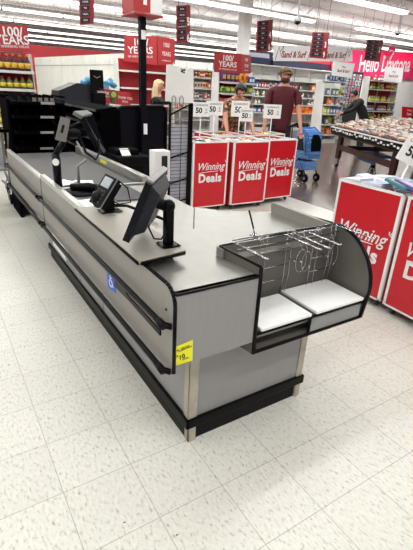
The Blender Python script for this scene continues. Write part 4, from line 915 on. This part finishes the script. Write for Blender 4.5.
aisle('red hanging aisle sign numbered 3 over the Sand & Surf banner', [(313.5, 32), (329.5, 32.5), (326.5, 59), (310, 57.5)], 11, [('3', .5), ('9', .9)], ['BEAUTY', 'BATH', 'HAIR', 'BABY', 'PAPER', 'FIRST AID'], .10)
aisle('red hanging aisle sign numbered 2 before the pink banner', [(368, 39.5), (383.5, 40), (379.5, 62), (364.5, 60)], 12, [('2', .5)], ['TOYS', 'GAMES', 'GIFTS', 'CANDY', 'PARTY'], .11)
aisle('red hanging aisle sign at the top left beyond the lane pole', [(79.5, -8), (94, -8), (94, 23.5), (80.5, 25)], 8, [], ['BAKERY', 'COFFEE', 'TEA', 'CEREAL', 'JUICE'], .08)
# ceiling cameras
for (lb, x, y, Y) in [('white dome security camera on a rod left of aisle sign 3', 297.5, 20.5, 9), ('white dome security camera on a rod above the pink banner', 397.5, 33, 11), ]:
    p = aty(x, y, Y); t = thing('security_camera', lb, 'camera', p)
    b = MB(); b.tube([p+Z_*.05, (p.x, p.y, 5.1)], .022, 8); Q(b, 'rod', M['white'], t)
    b = MB(); b.lathe([(.03, .07), (.10, .05), (.105, 0), (.09, -.02)], p, 16); Q(b, 'housing', M['white'], t)
    b = MB(); b.lathe([(.085, -.018), (.07, -.06), (.03, -.085), (.001, -.09)], p, 16); Q(b, 'dome', M['glass'], t)

# ------------------------------------------------------------------ market table
tb = thing('market_table', 'large dark wooden market table on casters heaped with packets', 'table', (8.0, 6.0, 0))
C = Vector((8.33, 7.53, 0)); du = Vector((-.445, -.896, 0)); dw = Vector((.896, -.445, 0)); Ln, Wn = 3.35, 2.3
def tp(u, w, z): return C+du*u+dw*w+Z_*z
b = MB(); b.slab([tp(0, 0, .74), tp(Ln, 0, .74), tp(Ln, Wn, .74), tp(0, Wn, .74)], (0, 0, .06)); Q(b, 'table_bed', M['wood'], tb)
b = MB(); b.slab([tp(-.02, -.02, .77), tp(Ln, -.02, .77), tp(Ln, -.02, .9), tp(-.02, -.02, .9)], dw*.02); b.slab([tp(-.02, -.02, .77), tp(-.02, Wn, .77), tp(-.02, Wn, .9), tp(-.02, -.02, .9)], du*.02); Q(b, 'price_fascia', M['black'], tb)
b = MB(); b.slab([tp(-.03, -.035, .895), tp(Ln, -.035, .895), tp(Ln, .03, .895), tp(-.03, .03, .895)], (0, 0, .02)); b.slab([tp(-.03, .03, .895), tp(-.03, Wn, .895), tp(.03, Wn, .895), tp(.03, .03, .895)], (0, 0, .02)); Q(b, 'rim', M['white'], tb)
for i in range(26):
    u = .1+i*.122+random.uniform(-.02, .02); z = .80+random.uniform(0, .05); b = MB(); h = random.uniform(.02, .05)
    b.slab([tp(u, -.021, z), tp(u+.08, -.021, z), tp(u+.08, -.021, z+h), tp(u, -.021, z+h)], dw*-.003); Q(b, 'price_ticket', M['paper'], tb)
for (u, w) in ((.35, .12), (.35, 1.05), (.35, 2.15), (Ln-.4, .12), (Ln-.4, 1.05), (Ln-.4, 2.15)):
    p = tp(u, w, 0); b = MB(); b.box(p.x-.05, p.x+.05, p.y-.05, p.y+.05, .22, .75, .006); Q(b, 'leg', M['wood'], tb)
    b = MB(); b.box(p.x-.035, p.x+.035, p.y-.035, p.y+.035, .09, .23, .006); Q(b, 'caster_bracket', M['grey'], tb)
    b = MB(); b.lathe([(.015, -.02), (.045, -.02), (.05, 0), (.045, .02), (.015, .02)], (p.x, p.y, .05), 12, Matrix.Rotation(PI/2, 3, 'Y')); Q(b, 'caster', M['black'], tb)
for w in (.12, 2.15):
    b = MB(); b.slab([tp(.35, w-.02, .42), tp(Ln-.4, w-.02, .42), tp(Ln-.4, w-.02, .54), tp(.35, w-.02, .54)], dw*.04); Q(b, 'stretcher', M['wood'], tb)
b = MB(); b.slab([tp(.33, .12, .42), tp(.33, 2.15, .42), tp(.33, 2.15, .52), tp(.33, .12, .52)], du*.04); Q(b, 'stretcher', M['wood'], tb)
b = MB(); b.slab([tp(.05, .03, .9), tp(Ln, .03, .9), tp(Ln, 1.15, 1.2), tp(.75, 1.15, 1.2)], (0, 0, -.1)); b.slab([tp(.05, Wn, .9), tp(.75, 1.15, 1.2), tp(Ln, 1.15, 1.2), tp(Ln, Wn, .9)], (0, 0, -.1)); b.slab([tp(.05, .03, .9), tp(.75, 1.15, 1.2), tp(.05, Wn, .9)], (0, 0, -.1)); Q(b, 'sloped_tray', M['wood'], tb)
b = MB(); b.slab([tp(1.35, 1.25, 1.15), tp(Ln, 1.25, 1.15), tp(Ln, 1.25, 1.38), tp(1.35, 1.25, 1.38)], dw*.1); Q(b, 'riser', M['wood'], tb)
mp_ = [((150, 126, 104), (196, 180, 164)), ((124, 70, 62), (180, 150, 136)), ((136, 112, 92), (170, 156, 142)), ((104, 66, 58), (176, 150, 136)), ((170, 158, 146), (120, 90, 80)), ((100, 104, 112), (190, 188, 182)), ((120, 132, 130), (184, 182, 172)), ((156, 110, 92), (200, 186, 172))]
for j in range(8):
    for i in range(22):
        u = .12+i*.148+random.uniform(-.03, .03); w = .09+j*.14
        if w > .05+max(0, u-.05)*1.6: continue
        z = .915+.27*(w-.03)/1.12+random.uniform(0, .02)
        p = tp(u, w, z); c, c2 = random.choice(mp_)
        put('flat', c, c2, .15, .2, p, 0, 'clear wrapped packet heaped on the dark market table', 'packet', 'packets heaped on the market table', .035, (.15+random.uniform(-.2, .2), -.1+random.uniform(-.25, .25), -.46+random.uniform(-.5, .5)))
ts = thing('table_sign', 'small red and white sign standing on the market table at the right edge', 'sign', aty(408, 117, 5.9))
o, pts = quad('card', M['red'], [(402.5, 106.5), (416, 107.5), (416, 119), (402, 117.5)], 5.9, .012, ts); stext('Winning', pts, .5, .3, .05, M['white'], ts); stext('Deals', pts, .5, .65, .07, M['white'], ts, bold=.002)
b = MB(); p = aty(408, 118, 5.91); b.tube([p, p-Z_*.09], .012, 5); Q(b, 'foot', M['grey'], ts)
# blue folding stool under the table
st = thing('folding_stool', 'blue seated folding stool with dark metal legs under the market table', 'stool', (8.6, 5.8, 0))
p0, p1 = tp(1.0, .55, 0), tp(1.9, .55, 0)
b = MB(); b.slab([tp(.9, .35, .44), tp(1.75, .35, .44), tp(1.75, .75, .44), tp(.9, .75, .44)], (0, 0, .04)); b.slab([tp(.9, .35, .30), tp(1.75, .35, .30), tp(1.75, .37, .30), tp(.9, .37, .30)], (0, 0, .1)); Q(b, 'seat', M['blueb'], st)
for u in (.95, 1.7):
    b = MB(); b.tube([tp(u, .37, .44), tp(u-.25, .37, 0.01)], .012, 6); Q(b, 'leg', M['blackm'], st)
    b = MB(); b.tube([tp(u, .73, .44), tp(u+.2, .73, 0.01)], .012, 6); Q(b, 'leg', M['blackm'], st)

# ------------------------------------------------------------------ people
def skin(name, chains, m_, parent, sub=2, root=0, cleanup=None):
    """chains: list of lists of (x,y,z,rx[,ry]); identical points are shared joints"""
    vs, es, rad, idx = [], [], [], {}
    for ch in chains:
        prev = None
        for p in ch:
            k = tuple(round(c, 3) for c in p[:3])
            if k not in idx: idx[k] = len(vs); vs.append(p[:3]); rad.append((p[3], p[4] if len(p) > 4 else p[3]))
            i = idx[k]
            if prev is not None and prev != i: es.append((prev, i))
            prev = i
    me = bpy.data.meshes.new(name); me.from_pydata(vs, es, []); o = bpy.data.objects.new(name, me); COL.objects.link(o)
    md = o.modifiers.new('s', 'SKIN'); md.use_smooth_shade = True
    for i, sv in enumerate(me.skin_vertices[0].data): sv.radius = rad[i]; sv.use_root = (i == root)
    sb_ = o.modifiers.new('d', 'SUBSURF'); sb_.levels = sub; sb_.render_levels = sub
    dg = bpy.context.evaluated_depsgraph_get(); m2 = bpy.data.meshes.new_from_object(o.evaluated_get(dg))
    bpy.data.objects.remove(o); m2.name = name; m2.materials.clear(); m2.materials.append(m_)
    for p in m2.polygons: p.use_smooth = True
    ob = bpy.data.objects.new(name, m2); COL.objects.link(ob); ob.parent = parent
    return ob
def V(*a): return Vector(a)
def person(label, loc, rz, H, bend=0, headtilt=0, handL=None, handR=None, top=None, legs=None, sleeve='short', hair='short', build=1.0, haircol=None, female=False, beard=False, headturn=0):
    t = thing('person', label, 'person', loc, rz)
    s = H/1.8; hb_ = build
    hip = V(0, 0, .95*s); ang = bend
    def up(d, side=0, fwd=0):  # along the leaning spine
        return hip+V(side, -math.sin(ang)*d-math.cos(ang)*fwd, math.cos(ang)*d-math.sin(ang)*fwd)
    waist = up(.14*s); chest = up(.36*s); sh = up(.49*s); neck0 = up(.54*s); nk = up(.60*s)
    a2_ = ang+headtilt
    hd = nk+V(0, -math.sin(a2_)*.11*s-.01, math.cos(a2_)*.11*s)
    crown = nk+V(0, -math.sin(a2_)*.19*s-.01, math.cos(a2_)*.19*s)
    sw = (.175 if female else .20)*s*hb_**.5
    L_, R_ = up(.475*s, sw), up(.475*s, -sw)
    hl = V(*handL) if handL else hip+V(.30*s, -.05, -.12*s)
    hr = V(*handR) if handR else hip+V(-.30*s, -.05, -.12*s)
    def elbow(S, Hh):
        mid = (S+Hh)/2; d = (Hh-S).length; l = .57*s/2
        off = math.sqrt(max(.0004, l*l-(d/2)**2)); o_ = V(.15*(1 if S.x > 0 else -1), .7, -.5); ax = (Hh-S).normalized(); o_ = (o_-ax*o_.dot(ax)).normalized(); return mid+o_*off
    sw = sw
    eL, eR = elbow(L_, hl), elbow(R_, hr)
    T = lambda v, r, r2=None: (v.x, v.y, v.z, r, r2 if r2 else r)
    kL, kR = V(.11*s, -.02, .5*s), V(-.11*s, -.02, .5*s); fL, fR = V(.12*s, .02, .08*s), V(-.12*s, .02, .08*s)
    hipL, hipR = hip+V(.095*s, 0, -.06*s), hip+V(-.095*s, 0, -.06*s)
    ch = [[T(hip, .13*s*hb_, .105*s*hb_), T(waist, .11*s*hb_, .085*s*hb_), T(chest, .13*s*hb_, .095*s*hb_), T(sh, .12*s*hb_, .085*s), T(nk, .052*s), T(hd-(hd-nk)*.35, .062*s, .07*s), T(hd, .078*s, .092*s), T(crown, .062*s, .072*s)]]
    for S, E_, Hh in ((L_, eL, hl), (R_, eR, hr)):
        ch.append([T(sh, .12*s*hb_, .085*s), T(S, .06*s), T(E_, .042*s), T(Hh, .028*s), T(Hh+(Hh-E_).normalized()*.07*s, .036*s, .018*s)])
    for h_, k_, f_ in ((hipL, kL, fL), (hipR, kR, fR)):
        ch.append([T(hip, .13*s*hb_, .105*s*hb_), T(h_, .085*s*hb_), T(k_, .058*s), T(f_, .038*s), T(f_+V(0, -.13*s, -.045*s), .035*s, .028*s)])
    body = skin('body', ch, M['skin'], t)
    # face features, joined to the head by overlap in the body's frame
    fdir = V(math.sin(headturn), -math.cos(headturn)*math.cos(headtilt*.7+ang*.7), -math.sin(headtilt*.7+ang*.7)).normalized()
    rgt = fdir.cross(Z_).normalized(); fup = rgt.cross(fdir)
    bm_ = bmesh.new(); bm_.from_mesh(body.data)
    fb = MB(); fb.b.free(); fb.b = bm_
    fb.ico(hd+fdir*.088*s-fup*.01*s, .016*s, (1, 1.1, 1.5), 2)
    for sd in (-1, 1): fb.ico(hd+rgt*sd*.078*s, .022*s, (.5, .9, 1.3), 2)
    for Hh, E_ in ((hl, eL), (hr, eR)):
        d = (Hh-E_).normalized(); sdv = d.cross(V(0, 1, .2)).normalized(); pal_ = Hh+d*.07*s
        nrm = d.cross(sdv)
        for k in range(4):
            bse = pal_+sdv*(k-1.5)*.019*s; ln_ = [.07, .08, .075, .058][k]*s
            fb.tube([bse, bse+d*ln_*.45+nrm*.004, bse+d*ln_*.8+nrm*.018, bse+d*ln_+nrm*.034], .009*s, 6, taper=[.0095*s, .0085*s, .008*s, .006*s])
        bse = Hh+d*.02*s-sdv*.03*s; fb.tube([bse, bse+d*.03*s-sdv*.025*s, bse+d*.06*s-sdv*.03*s], .01*s, 6, taper=[.012*s, .010*s, .007*s])
    fb.b.to_mesh(body.data); fb.b.free()
    for p in body.data.polygons: p.use_smooth = True
    # eyes & mouth
    b = MB()
    for sd in (-1, 1): b.ico(hd+fdir*.078*s+rgt*sd*.032*s+fup*.018*s, .010*s, (1, 1, .7), 1)
    b.build('eyes', M['glass'], t)
    b = MB(); b.ico(hd+fdir*.082*s-fup*.045*s, .018*s, (1.2, .6, .4), 2); b.build('mouth', pmat((150, 80, 74)), t)
    # top
    g = .014
    sl = .62 if sleeve == 'short' else .98
    c2_ = [[T(hip-V(0, 0, .15*s), .15*s*hb_+g, .125*s*hb_+g), T(hip-V(0, 0, .04*s), .148*s*hb_+g, .122*s*hb_+g), T(waist, .145*s*hb_+g, .122*s*hb_+g), T(chest, .168*s*hb_+g, .13*s*hb_+g), T(sh, .13*s*hb_+g, .095*s+g), T(neck0+(nk-neck0)*.3, .072*s), T(neck0+(nk-neck0)*.62, .062*s)]]
    for S, E_, Hh in ((L_, eL, hl), (R_, eR, hr)):
        cc = [T(sh, .125*s*hb_+g, .09*s+g), T(S, .060*s+g)]
        if sleeve == 'short': cc.append(T(S+(E_-S)*.75, .052*s+g))
        else: cc += [T(E_, .05*s+g), T(E_+(Hh-E_)*.9, .036*s+g)]
        c2_.append(cc)
    skin('shirt', c2_, top, t)
    c3 = [[T(hip, .145*s*hb_, .118*s*hb_), T(hip-V(0, 0, .02), .145*s*hb_, .118*s*hb_)]]
    for h_, k_, f_ in ((hipL, kL, fL), (hipR, kR, fR)): c3.append([T(hip, .145*s*hb_, .118*s*hb_), T(h_, .10*s*hb_), T(k_, .075*s), T(f_+V(0, 0, .03), .06*s)])
    skin('trousers', c3, legs or M['denim'], t)
    for f_ in (fL, fR):
        b = MB(); b.box(-.045*s, .045*s, -.2*s, .07*s, 0, .085*s, .025*s)
        for v in b.b.verts:
            if v.co.z > .04*s and v.co.y < -.05*s: v.co.z *= .65
            v.co += V(f_.x, f_.y, 0)
        b.build('shoe', M['black'], t)
    # hair
    hm = haircol or M['hairb']; back = -fdir
    b = MB()
    vs = b.ico(hd+back*.014*s+fup*.030*s, .098*s, (.92, 1.06, .98), 3)
    for v in list(b.b.verts):
        q = v.co-hd
        if q.dot(fdir) > .035*s and q.dot(fup) < .062*s: v.co -= fdir*(q.dot(fdir)-.035*s)*1.2
        if q.dot(fup) < -.05*s: v.co += fup*(-.05*s-q.dot(fup))
        n_ = (v.co-hd).normalized(); v.co += n_*random.uniform(0, .010)*s
    if hair == 'curly':
        for k in range(46):
            a = random.uniform(0, 2*PI); e_ = random.uniform(.25, 1.4); d = (rgt*math.cos(a)+fdir*math.sin(a))*math.cos(e_)+fup*math.sin(e_)
            b.ico(hd+d*.104*s, .02*s, (1, 1, 1), 1)
    if hair == 'long':
        for k in range(9):
            a = -1.15+k*2.3/8; d = (back*math.cos(a)+rgt*math.sin(a))
            b.tube([hd+d*.07*s+fup*.05*s, hd+d*.092*s-fup*.03*s, hd+d*.11*s-Z_*.16*s, hd+d*.12*s-Z_*.30*s+V(0, 0, 0), hd+d*.10*s-Z_*.42*s], .035, 8, taper=[.03*s, .036*s, .038*s, .032*s, .014*s])
    if hair == 'bun': b.ico(hd+back*.10*s+fup*.03*s, .045*s, (1, 1, 1), 2)
    b.build('hair', hm, t)
    if beard:
        b = MB(); vs = b.ico(hd+fdir*.03*s-fup*.052*s, .066*s, (1.05, .98, .85), 3)
        for v in b.b.verts:
            q = v.co-hd
            if q.dot(fup) > -.022*s: v.co -= fup*(q.dot(fup)+.022*s)
            v.co += V(random.uniform(-1, 1), random.uniform(-1, 1), random.uniform(-1, 1))*.002
        b.build('beard', M['beard'], t)
    return t
pm_ = aty(283, 100, 6.3)
person('bearded man in a maroon T-shirt standing with a blue pet stroller', (5.52, 6.25, 0), -.62, 2.03, 0, .12, (.34, -.34, 1.0), (-.30, -.22, .95), M['maroon'], M['denim'], 'short', 'curly', 1.2, M['hairb'], beard=True)
person('dark haired woman in a floral top leaning over the back bins', (4.56, 6.42, 0), -.35, 1.84, .50, .35, (.20, -.64, .97), (-.24, -.62, .97), M['floral'], M['denim'], 'short', 'bun', 1.3, M['hairk'], female=True)
person('woman with long blonde hair in a black top behind the divider panel', (3.66, 7.6, 0), .9, 1.72, .05, .1, None, None, M['blackc'], M['denim'], 'short', 'long', .95, M['blond'], female=True)
bh = aty(353, 93, 9.5)
person('dark haired man dressed in black bending toward the white display', (bh.x+.42, 9.24, 0), -2.13, 1.95, .6, .1, (.15, -.78, 1.12), (-.25, -.75, 1.02), M['blackc'], M['blackc'], 'long', 'short', 1.05, M['hairk'])

# ------------------------------------------------------------------ pet stroller
ps = thing('pet_stroller', 'blue dotted pet stroller with dark mesh window beside the man', 'stroller', (6.45, 6.3, 0))
sx0, sx1, sy0, sy1 = 6.08, 6.46, 6.0, 6.5
b = MB()
prof = [(sy0, .5), (sy0+.0, .66), (sy0+.05, .86), (sy0+.17, .97), (sy0+.34, 1.0), (sy1-.12, .93), (sy1, .72), (sy1, .5)]
b.slab([(sx0, y, z) for y, z in prof], (sx1-sx0, 0, 0)); 
bmesh.ops.bevel(b.b, geom=b.b.edges[:], offset=.03, segments=2, affect='EDGES'); Q(b, 'canopy', M['dots'], ps)
b = MB(); b.slab([(sx0+.06, sy0-.012, .60), (sx1-.06, sy0-.012, .60), (sx1-.06, sy0+.012, .80), (sx1-.12, sy0+.045, .90), (sx0+.12, sy0+.045, .90), (sx0+.06, sy0+.012, .80)], (0, -.006, 0)); Q(b, 'mesh_window', M['black'], ps)
b = MB(); b.slab([(sx0-.008, sy0+.12, .60), (sx0-.008, sy1-.12, .60), (sx0-.008, sy1-.18, .84), (sx0-.008, sy0+.2, .9)], (.006, 0, 0)); Q(b, 'mesh_window', M['dgrey'], ps)
b = MB(); b.tube([(sx0-.012, sy0+.06, .56), (sx0-.012, sy0+.1, .9), (sx0-.012, sy0+.3, 1.0), (sx1+.012, sy0+.3, 1.01), (sx1+.012, sy0+.1, .9), (sx1+.012, sy0+.06, .56)], .014, 6); Q(b, 'hood_piping', M['blueb'], ps)
b = MB(); b.box(sx0+.02, sx1-.02, sy0+.05, sy1-.05, .22, .40, .04); b.box(sx0+.0, sx1-.0, sy0+.02, sy1-.0, .44, .53, .03); Q(b, 'lower_basket', M['dots'], ps)
for x in (sx0+.03, sx1-.03):
    b = MB(); b.tube([(x, sy0+.02, .16), (x, (sy0+sy1)/2, .42), (x, sy1+.02, .72), (x, sy1+.05, 1.02)], .012, 6); b.tube([(x, sy1-.02, .16), (x, (sy0+sy1)/2, .42), (x, sy0+.04, .6)], .012, 6); Q(b, 'side_frame', M['black'], ps)
b = MB(); b.tube([(sx0+.03, sy1+.05, 1.02), (sx0+.03, sy1-.05, 1.06), (sx1-.03, sy1-.05, 1.06), (sx1-.03, sy1+.05, 1.02)], .018, 8); b.box(sx0+.08, sx1-.08, sy1-.12, sy1-.02, .98, 1.05, .02); Q(b, 'handle', M['black'], ps)
for x in (sx0+.03, sx1-.03):
    for y in (sy0+.02, sy1-.02):
        b = MB(); b.lathe([(.02, -.022), (.075, -.022), (.085, -.012), (.085, .012), (.075, .022), (.02, .022)], (x, y, .085), 16, Matrix.Rotation(PI/2, 3, 'Y')); Q(b, 'wheel', M['black'], ps)
        b = MB(); b.lathe([(.03, -.025), (.03, .025)], (x, y, .085), 10, Matrix.Rotation(PI/2, 3, 'Y')); Q(b, 'wheel_hub', M['grey'], ps)

# floor specks
for i, (x, y) in enumerate([(124.5, 522.5), (177, 535), (44, 482)]):
    p = atz(x, y, 0); b = MB(); vs = b.ico((p.x, p.y, .001), .0045 if i < 2 else .002, (1.3, .7, .3), 1)
    tag(b.build('floor_speck', M['scuff']), ['dark speck on the bare white floor at lower left', 'dark speck on the white floor at bottom middle', 'tiny dark speck on the white floor near the left edge'][i], 'debris')

SC.view_settings.view_transform = 'Standard'; SC.view_settings.look = 'None'; SC.view_settings.exposure = -0.85; SC.view_settings.gamma = 1
